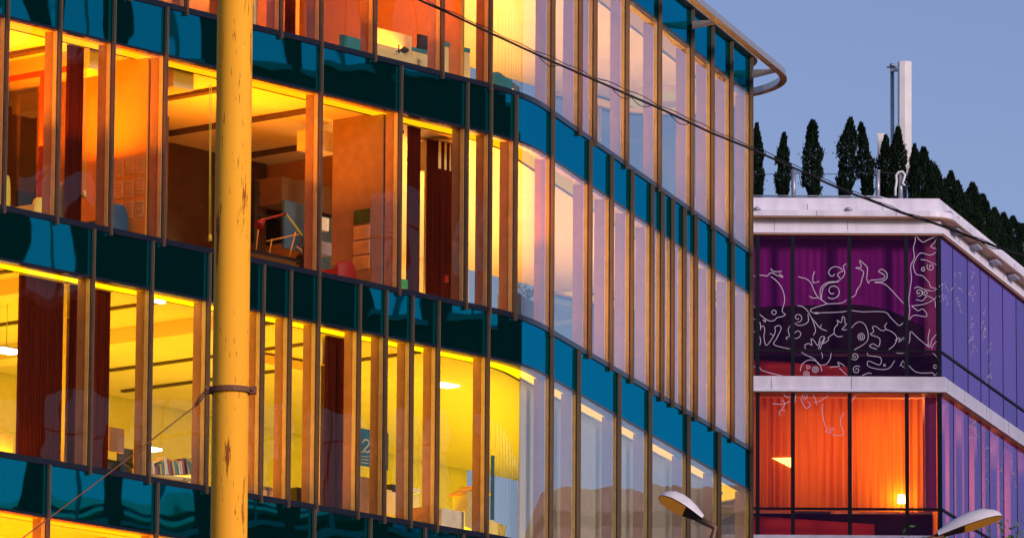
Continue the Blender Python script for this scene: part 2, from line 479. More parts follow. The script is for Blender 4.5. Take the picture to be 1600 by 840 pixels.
# back walls
mb = MB()
b0, b1, b2 = BACK
def wallbox(mb, p, q, th, z0, z1, mat):
    d = (q - p).normalized(); n = Vector((-d.y, d.x)) * th
    pts = [p, q, q + n, p + n]
    mb.hexa([(x.x, x.y, z0) for x in pts] + [(x.x, x.y, z1) for x in pts], mat)
wallbox(mb, BACK[0], BACK[1], -.25, 10, 26.3, 'wall_cream')
wallbox(mb, BACK[1], BACK[2], -.25, 10, 26.3, 'wall_cream')
wallbox(mb, BACK[2], off(S0_, 0.12), -.25, 10, 26.3, 'wall_cream')
mb.build('rear_wall', bld)
# lower floors down to the street, alike in make
mb = MB(); mb.prism(ring(.02), .25, STOREY[4][0] - .06, 'spandrel')
for i in range(1, 3):
    z = STOREY[4][0] - 3.6 * i
    for s in [S0_ + j * 1.4 for j in range(int((S_END - S0_) / 1.4) + 1)]:
        boxat(mb, s, -.08, .02, .045, z, z + 3.5, 'frame_brown')
mb.build('lower_facade', bld)

# ------------------------------------------------------------------ roof edge, sun rail and brackets
zt = STOREY[1][2]
mb = MB(); mb.prism(ring(-.10), zt - .03, zt + .16, 'aluminium'); mb.build('roof_edge', bld)
mb = MB(); strip(mb, S0_, S_GL, -.03, .05, zt - .06, zt - .032, 'sill_black'); mb.build('roof_gutter', bld)
zb = 24.36 + E_
mb = MB()
strip(mb, S0_, S_GL + 1, -.62, -.53, zb - .02, zb + .10, 'aluminium')
strip(mb, S0_, S_GL + 1, -.64, -.51, zb - .035, zb - .022, 'aluminium_brown')
mb.build('roof_rail', bld)
br = [s_of(x, y) for x, y in ((90, 0), (348, 0), (584, 0), (764, 0), (926, 100), (1077, 60))] + [S_END, S_END + PR * PTURN * .42, S_END + PR * PTURN * .8]
for s in br:
    p, h = path(s); t = Vector((math.sin(h), math.cos(h), 0)); n = -inn(h); n = Vector((n.x, n.y, 0)); p = Vector((p.x, p.y, zb))
    mb = MB(); th = t * .012
    prof = [(.06, -.09), (.54, .0), (.54, .055), (.06, .065)]
    a = [p + n * u + UP * v - th for u, v in prof]; b = [p + n * u + UP * v + th for u, v in prof]
    mb.hexa(a + b, 'aluminium_brown'); mb.build('rail_bracket', bld)

# ------------------------------------------------------------------ unseen uplights without fixtures, added inside the floors to brighten ceilings
FL = {k: v[0] for k, v in STOREY.items()}
def uplight(k, s, d, e, col, sx=1.2, sy=.8, h0=.10):
    p = P3(s, d, FL[k] + h0); h = path(s)[1]
    o = lamp('unseen_room_light', p, sx, e, col, (0, 0, 1), sy); return o
s_c = s_of(765, 300)
LC = {1: (1, .22, .002), 2: (1, .27, .001), 3: (1, .38, .001), 4: (1, .28, .001)}
LE = {1: 160, 2: 300, 3: 62, 4: 130}
for k in STOREY:
    s = S0_ + 1
    if k == 2:
        for x in (-60, 20, 95, 330, 420, 722, 750): uplight(k, s_of(x, 300, 1.1), 1.1, LE[2] * .34, LC[2], 1.3, .8, 1.35)
        s = 99
    while s < s_c - .3:
        e = LE[k]
        if k < 3: uplight(k, s, 1.05, e * (.36 if k == 2 else .55), LC[k], 1.4, .8, 1.45 if k == 2 else .5)
        else:
            uplight(k, s, 1.3, e, LC[k]); uplight(k, s, 4.2, e * .9, (.62, .50, .004) if k == 3 else LC[k], 2, 2)
        s += 2.0
    s = s_c + .6
    while s < S_END - .4:
        prow = s > S_END - 3
        uplight(k, s, 1.1 if prow else 1.5, (125 if k != 3 else 60) * (.8 if prow else 1) * (.6 if s < s_c + 2 else 1), (1, .54, .17) if k != 3 else (.85, .66, .012), 1.0, 1.4)
        s += 2.1

# ------------------------------------------------------------------ interior pieces
def part_wall(k, px, py, d0, d1, mat, th=.08, z1=None, parent=bld, name='partition_wall'):
    s = s_of(px, py); mb = MB(); zs, zh, _ = STOREY[k]
    boxat(mb, s, d0, d1, th, zs - .04, z1 or zh + .028, mat); return mb.build(name, parent)
part_wall(1, 764, 60, .55, DEPTH, 'wall_orange')
part_wall(1, 584, 60, 1.6, DEPTH, 'wall_orange')
part_wall(1, 437, 40, .5, DEPTH, 'wall_cream')
part_wall(1, 289, 20, .5, DEPTH, 'wall_orange')
part_wall(2, 255.5, 200, .30, 2.6, 'wall_orange')
part_wall(2, 623.5, 250, .30, 1.35, 'wall_brown')
part_wall(2, 764, 250, 1.9, DEPTH, 'wall_orange')
part_wall(2, 498, 250, 3.2, DEPTH, 'wall_dark')
part_wall(2, 100, 250, 2.2, DEPTH, 'wall_brown')
part_wall(3, 143, 430, 4.0, DEPTH, 'wall_cream')
part_wall(4, 243, 770, 1.0, DEPTH, 'wall_orange')
# dark inner wall deep in the second floor down
mb = MB(); strip(mb, s_of(262, 300), s_c - .2, 4.6, 4.7, STOREY[2][0] - .04, STOREY[2][1] + .028, 'wall_dark'); mb.build('inner_wall', bld)
# cross-beams / ceiling slots running inwards
def ceil_bar(k, px, py, d0, d1, w, dz, mat, name='ceiling_beam'):
    s = s_of(px, py); mb = MB(); zh = STOREY[k][1]
    boxat(mb, s, d0, d1, w, zh + .02 - dz, zh + .028, mat); return mb.build(name, bld)
for px in (60, 300, 470, 590, 700): ceil_bar(3, px, 600, .6, 7, .09, .03, 'slot_dark', 'ceiling_vent_line')
for px in (120, 420): ceil_bar(3, px, 600, .6, 7, .5, .22, 'ceiling')
for px in (150, 420, 560, 700): ceil_bar(2, px, 300, 1.0, 7, .16, .05, 'wall_dark')
ceil_bar(2, 200, 300, .6, 4.5, .5, .30, 'ceiling'); ceil_bar(2, 330, 300, .6, 4, .45, .28, 'ceiling')

def blind(k, x0, x1, y, d, mat, label, name='vertical_blind', cat='blind', z0=None, z1=None, per=.055, amp=.022, group=None):
    zs, zh, _ = STOREY[k]; a = s_of(x0, y, d); b = s_of(x1, y, d)
    n = max(8, int((b - a) / per) * 4); mb = MB(); rows = []
    for z in (z0 or zs + .05, z1 or zh - .06):
        row = []
        for i in range(n + 1):
            s = a + (b - a) * i / n
            row.append(P3(s, d + amp * math.sin(i * math.pi / 2 + .7 + .5 * math.sin(i * .37)) + .01 * math.sin(i * .11), z))
        rows.append(row)
    mb.grid(rows, mat, smooth=False)
    mb.tube([P3(a, d, zh - .05), P3(b, d, zh - .05)], .018, 'aluminium_brown', 6)
    o = mb.build(name); tag(o, label, cat, group); return o
blind(2, 103, 130, 200, .42, 'blind_dark', 'dark pleated blind hanging in the second window from the left of the middle floor')
blind(3, 28, 98, 560, .45, 'blind_dark', 'widest dark brown blind, in the leftmost window of the yellow floor')
blind(3, 108, 134, 560, .42, 'blind_dark', 'narrow dark blind at the right edge of the leftmost yellow window')
blind(3, 147, 172, 560, .42, 'blind_dark', 'dark blind at the left edge of the second yellow window')
blind(3, 508, 541, 620, .45, 'blind_dark', 'dark blind beside the white column, right of the yellow mast, on the yellow floor')
blind(2, 636, 657, 350, .42, 'blind_dark', 'dark blind left of the column in the middle floor window near the corner')
blind(2, 668, 708, 350, .85, 'blind_dark', 'tall dark slatted blind behind the boxed column of the middle floor', per=.11, amp=.05)
blind(1, 446, 462, 20, .42, 'blind_dark', 'dark blind in the top floor window right of the yellow mast')
# white curtains of the third floor round the curve
cs = [(866, 893), (908, 955), (972, 1006), (1022, 1064), (1082, 1114)]
names_c = ['first pane after the curve', 'second pane after the curve', 'third pane after the curve', 'pane above the white street lamp', 'pane right of the street lamp']
for (x0, x1), nm in zip(cs, names_c):
    blind(3, x0 - 6, x1 + 6, 720, .40, 'curtain_white', 'pale curtain behind the %s on the lower lit floor' % nm, 'curtain', 'curtain', z1=STOREY[3][1] - .02, per=.12, amp=.018, group='pale curtains of the receding facade')
blind(3, 812, 852, 720, .40, 'curtain_white', 'pale curtain behind the curved corner pane of the lower lit floor', 'curtain', 'curtain', z1=STOREY[3][1] - .02, per=.12, amp=.018, group='pale curtains of the receding facade')

def ipt(px, py, d):
    """point seen at (px, py), d metres behind the left facade"""
    s = s_of(px, py, d); q = off(s, d); r = ray(px, py); return Vector((q.x, q.y, EYE + r.z * q.y / r.y)), s
TLv = Vector((DL.x, DL.y, 0)); NLv = Vector((inn(AL).x, inn(AL).y, 0))
def ibox(mb, x0, x1, y0, y1, d, depth, mat):
    """box seen spanning x0..x1, y0..y1 at depth d, `depth` metres deep"""
    a, _ = ipt(x0, (y0 + y1) / 2, d); b, _ = ipt(x1, (y0 + y1) / 2, d)
    t, _ = ipt((x0 + x1) / 2, y0, d); u, _ = ipt((x0 + x1) / 2, y1, d)
    c = (a + b) / 2; c.z = (t.z + u.z) / 2
    hu = (b - a); hu.z = 0
    mb.box(c + NLv * depth / 2, hu / 2, NLv * depth / 2, UP * (t.z - u.z) / 2, mat)

# columns with box capitals
def column(k, x, y, d, w, label):
    zs, zh, _ = STOREY[k]; p, s = ipt(x, y, d)
    root = thing('column', (p.x, p.y, zs), label, 'column', )
    mb = MB(); boxat(mb, s, d - w / 2, d + w / 2, w, zs, zh - .5, 'wall_cream'); mb.build('shaft', root)
    mb = MB(); boxat(mb, s, d - w * .9, d + w * .9, w * 1.8, zh - .5, zh - .02, 'wall_cream'); mb.build('capital', root)
column(2, 682, 300, 1.1, .28, 'boxed column with square capital in the middle floor near the corner')
column(3, 500, 620, .7, .2, 'slim white column with square capital beside the dark blind')
column(3, 103, 560, .75, .12, 'slim pale column between the dark blinds of the leftmost yellow window')

# red framed glass partition, left middle floor
pr = thing('glass_partition', P3(s_of(60, 300), 2, STOREY[2][0]), 'red framed glass partition in the leftmost middle floor window', 'partition')
mb = MB(); s = s_of(150, 100, 0); zs, zh, _ = STOREY[2]
boxat(mb, s, .55, 3.4, .05, zh - .42, zh - .34, 'red_frame'); mb.build('top_rail', pr)
for d in (1.05, 2.0, 3.3):
    mb = MB(); boxat(mb, s, d, d + .07, .05, zs, zh - .42, 'red_frame'); mb.build('post', pr)
mb = MB(); boxat(mb, s, .6, 3.3, .01, zs, zh - .42, 'glass_partition'); mb.build('glass_panel', pr)

# rounded ceiling heaters
for (x0, x1, y0, y1, d, k, lab) in ((178, 188, 131, 152, 1.0, 2, 'small rounded heater box under the ceiling in the third middle floor window'),
                                  (490, 530, 205, 236, 1.5, 2, 'glowing rounded box under the ceiling right of the mast on the middle floor')):
    mb = MB(); ibox(mb, x0, x1, y0, y1, d, .35, 'ceiling'); o = mb.build('ceiling_unit'); tag(o, lab, 'air conditioner')
# lit ceiling panels
emis('lamp_glow', (1, .93, .72), 6.0)
for i, (k, x, y, w, dd, lab) in enumerate((
    (3, 10, 548, 24, 2.6, 'ceiling lamp glowing beside the widest dark blind'),
    (3, 238, 513, 16, 2.4, 'ceiling lamp glowing in the window left of the mast'),
    (3, 695, 601, 22, 1.9, 'larger glowing ceiling lamp of the wide yellow window near the corner'),
    (3, 503, 662, 10, 3.6, 'small glowing lamp beside the slim white column'),
    (3, 740, 648, 6, 4.2, 'tiny lamp point left of the curved corner pane'),
    (3, 712, 768, 22, 6.6, 'low glowing lamp deep in the yellow floor near the house shaped box'),
    (3, 390 - 155, 702, 14, 6.8, 'glowing lamp above the row of books'))):
    p, s = ipt(x, y, dd); L = w / 64 / 2
    mb = MB(); mb.box(p, TLv * L * 1.2, NLv * .14, UP * .02, 'lamp_glow'); mb.box(p + UP * .03, TLv * (L * 1.2 + .02), NLv * .16, UP * .012, 'aluminium')
    mb.tube([p + UP * .04, Vector((p.x, p.y, STOREY[k][1] + .02))], .006, 'aluminium', 5)
    tag(mb.build('ceiling_lamp'), lab, 'lamp', 'ceiling lamps')
# bright square spot lamp near the window
p, s = ipt(250, 467, .55)
mb = MB(); mb.box(p, TLv * .07, NLv * .05, UP * .06, 'lamp_glow'); mb.box(p + UP * .09, TLv * .1, NLv * .07, UP * .02, 'aluminium')
tag(mb.build('spot_lamp'), 'bright white spot lamp at the top of the window left of the mast', 'lamp')

# books on a shelf
shelf = thing('bookshelf', ipt(265, 748, .5)[0], 'shelf board behind the glass left of the mast carrying a row of books', 'shelf')
mb = MB(); ibox(mb, 228, 302, 741, 746, .45, .3, 'wall_cream'); mb.build('board', shelf)
mb = MB(); ibox(mb, 294, 300, 746, 762, .45, .3, 'wall_cream'); mb.build('upright', shelf)
x = 234
bi = 0
nth = 'one two three four five six seven eight nine ten eleven twelve thirteen fourteen fifteen sixteen seventeen eighteen nineteen twenty twentyone twentytwo twentythree'.split()
looks = ['cream', 'red', 'navy', 'ochre', 'teal', 'white']
while x < 300:
    wd = random.choice((2.6, 3.2, 4.2)); hh = random.uniform(15, 27) * (.7 if x < 245 else 1)
    mb = MB(); p, s = ipt(x, 741, .5); z0 = ipt(x, 741, .5)[0].z
    lean = -random.uniform(.05, .35); u = TLv * (wd / 64 / 2 * .9); ht = hh / 98
    c = p + UP * ht / 2 + TLv * lean * ht / 2
    up = (UP + TLv * lean) * ht / 2
    mb.box(c, u, NLv * .09, up, 'book_%d' % (bi % 6))
    pos = 'near the left end' if x < 252 else ('in the middle' if x < 278 else 'near the right end')
    tag(mb.build('book'), '%s book, number %s from the left in the row left of the mast' % (looks[bi % 6], nth[bi]), 'book', 'books on the shelf left of the mast')
    x += wd + .8; bi += 1

# board, chairs and other office pieces
def simple(name, label, cat, boxes, group=None):
    mb = MB()
    for bx in boxes: ibox(mb, *bx)
    return tag(mb.build(name), label, cat, group)
bd = simple('notice_board', 'dark grey pinboard behind the second yellow window, above the chair', 'board', [(171, 194, 668, 706, 1.0, .04, 'wall_brown')])
simple('whiteboard', 'white board glowing at the left edge of the yellow floor', 'board', [(-12, 20, 678, 712, 1.0, .03, 'white_board')])
sg = thing('hanging_sign', ipt(585, 700, 1.2)[0], 'blue hanging sign with a white numeral 2 right of the mast', 'sign')
mb = MB(); ibox(mb, 561, 607, 672, 730, 1.2, .03, 'sign_blue'); mb.build('board', sg)
# numeral 2, drawn as a ribbon of print
def ribbon(mb, pts, w, mat, n):
    """flat strip of print along pts, lying in the plane with normal n"""
    pts = [Vector(p) for p in pts]; L = []
    for i, p in enumerate(pts):
        t = (pts[min(i + 1, len(pts) - 1)] - pts[max(i - 1, 0)])
        if t.length < 1e-6: t = Vector((1, 0, 0))
        sdv = t.normalized().cross(n) * w / 2; L.append((p - sdv, p + sdv))
    mb.grid([[a for a, b in L], [b for a, b in L]], mat, smooth=False)
mb = MB()
two = [(566, 691), (570, 686), (575, 687), (577, 692), (574, 697), (568, 703), (564, 706), (570, 704), (574, 706), (578, 703)]
ribbon(mb, [ipt(x, y, 1.19)[0] for x, y in two], .028, 'sign_ink', NLv)
for y in (712, 717, 722): ribbon(mb, [ipt(x, y + (x - 564) * .1, 1.19)[0] for x in (564, 568, 572, 576)], .012, 'sign_ink', NLv)
mb.build('numeral', sg)

def chair(label, x0, x1, y0, y1, d, mat, k):
    root = thing('office_chair', ipt((x0 + x1) / 2, y1, d)[0], label, 'chair')
    c, s = ipt((x0 + x1) / 2, (y0 + y1) / 2, d); hw = (x1 - x0) / 64 / 2; hh = (y1 - y0) / 98 / 2
    rows = []
    for j, q in enumerate((0, .35, .7, .92, 1.0)):
        wdt = hw * (.86, 1.0, .96, .78, .5)[j]
        rows.append([c + TLv * wdt * math.sin(t * 1.2) / .93 + NLv * (.08 * (1 - math.cos(t * 1.4))) + UP * (-hh + 2 * hh * q) for t in (-1, -.6, -.2, .2, .6, 1)])
    mb = MB(); mb.grid(rows, mat); rows2 = [[p + NLv * .05 for p in r] for r in rows]; mb.grid(rows2, mat)
    mb.grid([rows[-1], rows2[-1]], mat); mb.grid([[r[0] for r in rows], [r[0] for r in rows2]], mat); mb.grid([[r[-1] for r in rows], [r[-1] for r in rows2]], mat)
    mb.build('backrest', root)
    zf = STOREY[k][0]
    mb = MB(); mb.box(Vector((c.x, c.y, max(zf + .30, c.z - hh - .06))) + NLv * .28, TLv * hw, NLv * .22, UP * .04, mat); mb.build('seat', root)
    mb = MB(); mb.tube([Vector((c.x, c.y, zf)) + NLv * .28, Vector((c.x, c.y, zf + .3)) + NLv * .28], .03, 'black_plastic', 8); mb.build('leg', root)
chair('blue office chair backrest below the papers on the middle floor', 175, 204, 321, 372, .55, 'chair_blue', 2)
chair('yellow chair back at the far left edge of the middle floor', 4, 20, 276, 332, .5, 'plastic_yellow', 2)
chair('wide yellow chair back left of the dark blind on the middle floor', 90, 125, 288, 352, .6, 'plastic_yellow', 2)
chair('small yellow chair back between the far left window panes', 60, 80, 310, 345, .6, 'plastic_yellow', 2)
chair('red chair back right of the desk lamp on the middle floor', 533, 561, 408, 440, .6, 'chair_red', 2)
chair('dark chair back beside the pinboard on the yellow floor', 166, 210, 722, 745, .6, 'black_plastic', 3)

# papers pinned on the orange wall (perpendicular to the facade)
s_w = s_of(255.5, 200); zs = STOREY[2][0]
pw, hw_ = path(s_w)
rowsn = ['lowest', 'middle', 'upper']
for r_ in range(3):
    for c_ in range(4):
        d = .42 + c_ * .22; z = zs + .55 + r_ * .33 + random.uniform(-.02, .02)
        q = off(s_w - .045, d); c = Vector((q.x, q.y, z))
        mb = MB(); mb.box(c, NLv * .085, TLv * .002, UP * .13, 'paper')
        for j in range(4): mb.box(c - TLv * .003 + UP * (.08 - .05 * j), NLv * .06, TLv * .0015, UP * .006, 'paper_ink')
        tag(mb.build('paper_sheet'), 'pinned sheet of the %s row on the orange wall, %s from the window' % (rowsn[r_], ('nearest', 'second', 'third', 'farthest')[c_]), 'paper', 'papers pinned on the orange wall')
# calendar on the brown wall
s_w = s_of(623.5, 250); q = off(s_w - .045, .72); zs = STOREY[2][0]
cal = thing('wall_calendar', (q.x, q.y, zs + .7), 'paper wall calendar hanging on the brown wall right of the mast', 'calendar')
c = Vector((q.x, q.y, 0))
mb = MB(); mb.box(c + UP * (zs + 1.25), NLv * .17, TLv * .003, UP * .11, 'leaf_green'); mb.build('picture', cal)
for j in range(3):
    mb = MB(); z = zs + 1.0 - j * .24
    mb.box(c + UP * z, NLv * .17, TLv * .003, UP * .105, 'paper')
    for rr in range(5):
        for cc in range(7):
            mb.box(c + UP * (z + .06 - rr * .032) + NLv * (-.13 + cc * .043) - TLv * .005, NLv * .012, TLv * .001, UP * .008, 'paper_ink')
    mb.build('month_sheet', cal)

# pull cords
for (x, y0, y1, lab) in ((133, 80, 300, 'pair of blind cords with a yellow pull, left middle floor window'), (329, 130, 368, 'long pair of blind cords with a yellow pull beside the mast')):
    rt = thing('blind_cord', ipt(x, y1 + 8, .33)[0], lab, 'cord')
    for dx in (-1.4, 1.4):
        mb = MB(); mb.tube([ipt(x + dx, y0, .33)[0], ipt(x + dx * .6 - .7, (y0 + y1) / 2, .33)[0], ipt(x + dx - 1, y1, .33)[0]], .006, 'plastic_yellow', 5); mb.build('cord', rt)
    mb = MB(); a = ipt(x - 1, y1 - 2, .33)[0]; b = ipt(x - 1, y1 + 8, .33)[0]; mb.tube([a, b], [.022, .034], 'plastic_yellow', 8); mb.build('pull', rt)

# desk with red and yellow articulated lamp
dk = thing('desk', ipt(430, 402, .9)[0], 'dark desk behind the glass just right of the mast on the middle floor', 'desk')
mb = MB(); ibox(mb, 392, 478, 398, 403, .6, .8, 'black_plastic'); mb.build('tabletop', dk)
for x in (396, 474):
    mb = MB(); ibox(mb, x - 2, x + 2, 403, 440, .7, .06, 'black_plastic'); mb.build('leg', dk)
lp = thing('desk_lamp', ipt(475, 398, .75)[0], 'red and yellow jointed desk lamp standing on the dark desk', 'desk lamp')
pts = [(475, 398), (472, 368), (447, 334), (412, 343)]
P_ = [ipt(x, y, .75)[0] for x, y in pts]
for i, mt in enumerate(('black_plastic', 'plastic_yellow', 'chair_red')):
    mb = MB(); mb.tube([P_[i], P_[i + 1]], .018, mt, 8); mb.build('arm', lp)
mb = MB(); mb.tube([P_[3], P_[3] + (P_[3] - P_[2]).normalized() * .12 - UP * .08], [.03, .08], 'chair_red', 10); mb.build('lamp_head', lp)
mb = MB(); mb.tube([P_[0] - UP * .02, P_[0] + UP * .01], .09, 'black_plastic', 12); mb.build('base', lp)
tr = thing('trestle_frame', ipt(455, 400, 1.2)[0], 'thin orange trestle frame behind the desk lamp', 'trestle')
for a, b in (((416, 377), (470, 365)), ((462, 362), (452, 400)), ((425, 373), (420, 400)), ((405, 345), (400, 392)), ((464, 385), (484, 402)), ((484, 398), (489, 410))):
    mb = MB(); mb.tube([ipt(*a, 1.2)[0], ipt(*b, 1.2)[0]], .011, 'wall_orange', 6); mb.build('bar', tr)
simple('computer_monitor', 'blue lit computer screen behind the desk lamp', 'monitor', [(444, 494, 318, 392, 2.2, .05, 'blue_box')])
simple('storage_cabinet', 'blue grey cabinet left of the brown wall with the calendar', 'cabinet', [(498, 537, 340, 425, 2.4, .4, 'blue_box')])
simple('desk_printer', 'pale printer standing right of the mullion behind the desk', 'printer', [(500, 520, 378, 398, 1.8, .4, 'panel_shade'), (502, 514, 340, 360, 2.0, .1, 'white_board')])
simple('green_folder', 'green folder on the sill at the foot of the boxed column', 'folder', [(626, 637, 436, 450, .4, .04, 'green_plastic')])

# top floor, left
sc1 = thing('desk_screen', ipt(615, 90, .7)[0], 'cream desk screen right of the teal monitor on the top floor', 'screen')
mb = MB(); ibox(mb, 588, 643, 50, 112, .8, .04, 'wall_cream'); mb.build('panel', sc1)
mb = MB(); ibox(mb, 585, 672, 86, 100, .5, .25, 'wall_cream'); mb.build('ledge', sc1)
simple('filing_cabinet', 'cream cabinet with a dark top in the top floor window before the corner', 'cabinet', [(690, 734, 76, 125, .8, .5, 'wall_cream'), (690, 735, 70, 76, .78, .54, 'teal_box')])
simple('low_cabinet', 'cream low cabinet with a teal top behind the desk screen', 'cabinet', [(644, 672, 82, 112, .9, .4, 'wall_cream'), (643, 673, 77, 82, .88, .44, 'teal_box')])
simple('teal_monitor', 'teal computer monitor tilted back on the top floor, left of the cream screen', 'monitor', [(533, 566, 58, 84, .7, .04, 'teal_box')])
mb = MB(); c = ipt(632, 84, .45)[0]
for i in range(6):
    rr = [.001, .045, .07, .075, .06, .03][i]; mb.tube([c + UP * (.02 * i), c + UP * (.02 * i + .02)], [rr, [.045, .07, .075, .06, .03, .001][i]], 'black_plastic', 12, False)
mb.tube([c - TLv * .13 - UP * .02, c - TLv * .14 + UP * .12], .012, 'black_plastic', 6); mb.tube([c - TLv * .2, c - TLv * .1 + UP * .02], .012, 'black_plastic', 6)
tag(mb.build('cactus_plant'), 'small round dark potted cactus in front of the cream desk screen', 'plant')
mb = MB(); ibox(mb, 771, 800, 118, 136, .4, .3, 'teal_box'); ibox(mb, 778, 812, 124, 134, .8, .3, 'blue_box')
tag(mb.build('box_stack'), 'stack of teal boxes on the sill of the curved top floor pane', 'boxes')

# yellow floor, right of the mast
simple('white_cabinet', 'low yellowish cabinet under the hanging sign side of the yellow floor', 'cabinet', [(600, 655, 768, 806, 1.2, .5, 'wall_cream')])
simple('storage_box', 'pale box on the sill left of the house shaped box', 'box', [(690, 725, 796, 824, .5, .35, 'white_board')])
simple('office_desk', 'pale desk in the curved corner of the yellow floor', 'desk', [(726, 790, 806, 830, .8, .5, 'wall_cream')])
hs = thing('house_box', ipt(748, 800, 1.0)[0], 'small house shaped box with a pitched orange roof near the corner', 'box')
mb = MB(); ibox(mb, 730, 762, 770, 806, 1.0, .3, 'wall_cream'); mb.build('body', hs)
mb = MB(); a = ipt(723, 771, .98)[0]; b = ipt(772, 771, .98)[0]; t = ipt(747, 757, .98)[0]
for q in (a, b): mb.hexa([q, q + NLv * .34, t + NLv * .34, t, q - UP * .02, q + NLv * .34 - UP * .02, t + NLv * .34 - UP * .03, t - UP * .03], 'wall_orange')
mb.build('roof', hs)
simple('floor_lamp_post', 'thin dark blue post standing by the curved corner window', 'post', [(769.5, 772.5, 711, 812, .6, .04, 'sign_blue')])
simple('bin', 'brown waste bin under the blue hanging sign', 'bin', [(562, 582, 745, 802, .7, .3, 'wall_brown')])
simple('black_speaker', 'small black box on the sill between two mullions right of the mast', 'box', [(464, 471, 761, 784, .45, .15, 'black_plastic')])
simple('stacked_papers', 'pile of papers on the sill just right of the mast', 'papers', [(408, 428, 766, 776, .4, .25, 'paper'), (412, 426, 760, 766, .42, .2, 'wall_brown')])
# more office pieces along the glass
clut = [
 ('binder', 'dark binder standing at the foot of the blue monitor on the middle floor', 'binder', [(478, 484, 398, 412, .5, .2, 'black_plastic')]),
 ('binder', 'red binder leaning beside the desk lamp base', 'binder', [(486, 491, 396, 414, .5, .2, 'chair_red')]),
 ('computer_monitor', 'dark computer screen at the far left of the middle floor', 'monitor', [(28, 56, 300, 330, 1.1, .05, 'black_plastic'), (40, 44, 330, 345, 1.12, .03, 'black_plastic')]),
 ('cardboard_box', 'brown box under the papers beside the blue chair', 'box', [(214, 236, 350, 372, .7, .3, 'wall_brown')]),
 ('shelf_unit', 'dark open shelf deep behind the mast on the middle floor', 'shelf', [(400, 440, 300, 306, 2.8, .3, 'black_plastic'), (400, 440, 335, 340, 2.8, .3, 'black_plastic'), (398, 402, 280, 380, 2.8, .3, 'black_plastic'), (438, 442, 280, 380, 2.8, .3, 'black_plastic')]),
 ('office_bulkhead', 'dark hanging bulkhead over the blue cabinet on the middle floor', 'bulkhead', [(440, 538, 286, 328, 2.35, .5, 'wall_dark')]),
 ('wall_lamp', 'small red lamp at the foot of the slatted blind of the middle floor', 'lamp', [(696, 701, 430, 440, .5, .05, 'chair_red')]),
 ('computer_monitor', 'dark screen on the yellow floor left of the pinboard chair', 'monitor', [(186, 208, 700, 722, 1.6, .05, 'black_plastic')]),
 ('cabinet', 'low cream cabinet behind the books left of the mast', 'cabinet', [(240, 310, 726, 760, 1.4, .4, 'wall_cream')]),
 ('printer', 'black printer on the yellow floor below the hanging sign', 'printer', [(612, 640, 758, 770, 1.2, .4, 'black_plastic')]),
 ('paper_stack', 'stack of paper on the low yellowish cabinet', 'papers', [(644, 656, 762, 769, 1.2, .3, 'white_board')]),
 ('storage_box', 'brown box between two mullions near the wide yellow window', 'box', [(665, 682, 792, 812, .6, .3, 'wall_brown')]),
 ('planter', 'green planter on the sill right of the mast on the yellow floor', 'planter', [(432, 444, 770, 782, .4, .2, 'green_plastic')]),
 ('wall_duct', 'pale duct along the ceiling of the yellow floor right of the mast', 'duct', [(400, 500, 560, 574, 2.6, .3, 'ceiling')]),
 ('computer_monitor', 'dark screen beside the filing cabinet on the top floor', 'monitor', [(655, 675, 56, 78, 1.0, .05, 'black_plastic')]),
]
for a_ in clut: simple(*a_)
# middle floor on the receding side: cabinet with a plant
cb = simple('blue_cabinet', 'blue cabinet behind the curved middle floor pane carrying a plant', 'cabinet', [(807, 842, 466, 512, .5, .4, 'blue_box')])
mb = MB(); c = ipt(826, 466, .6)[0]
for i in range(26):
    a = random.uniform(0, 6.3); L = random.uniform(.08, .26); e = c + Vector((math.cos(a) * L * .8, math.sin(a) * L * .8, random.uniform(.04, .2)))
    mb.tube([c, e], .004, 'leaf_green', 4)
    u = Vector((random.uniform(-1, 1), random.uniform(-1, 1), random.uniform(-.5, 1))).normalized() * .03; v = u.cross(Vector((.3, .8, .2))).normalized() * .02
    mb.poly([e - u, e + v, e + u, e - v], 'leaf_green')
tag(mb.build('potted_plant'), 'small leafy plant on top of the blue cabinet', 'plant')
# large round ceiling lamps seen in the last windows
emis('disc_glow', (1, .62, .05), 1.2)
for (k, d) in ((1, 1.45), (2, 1.45), (3, 1.45)):
    zs, zh, _ = STOREY[k]; q = off(S_END - .3, d); ringp = lambda r: [(q.x + r * math.cos(a * math.pi / 12), q.y + r * math.sin(a * math.pi / 12)) for a in range(24)]
    nm = {1: 'top', 2: 'middle', 3: 'lower'}[k]
    rt = thing('round_ceiling_lamp', (q.x, q.y, zh - .12), 'round yellow ceiling disc lamp in the rounded end of the %s floor' % nm, 'lamp', 'disc lamps of the rounded end')
    mb = MB(); mb.prism(ringp(.80), zh - .12, zh + .02, 'disc_glow', 'ceiling'); mb.build('diffuser', rt)
    mb = MB(); mb.prism(ringp(.30), zh - .17, zh - .121, 'ceiling'); mb.build('centre_cap', rt)

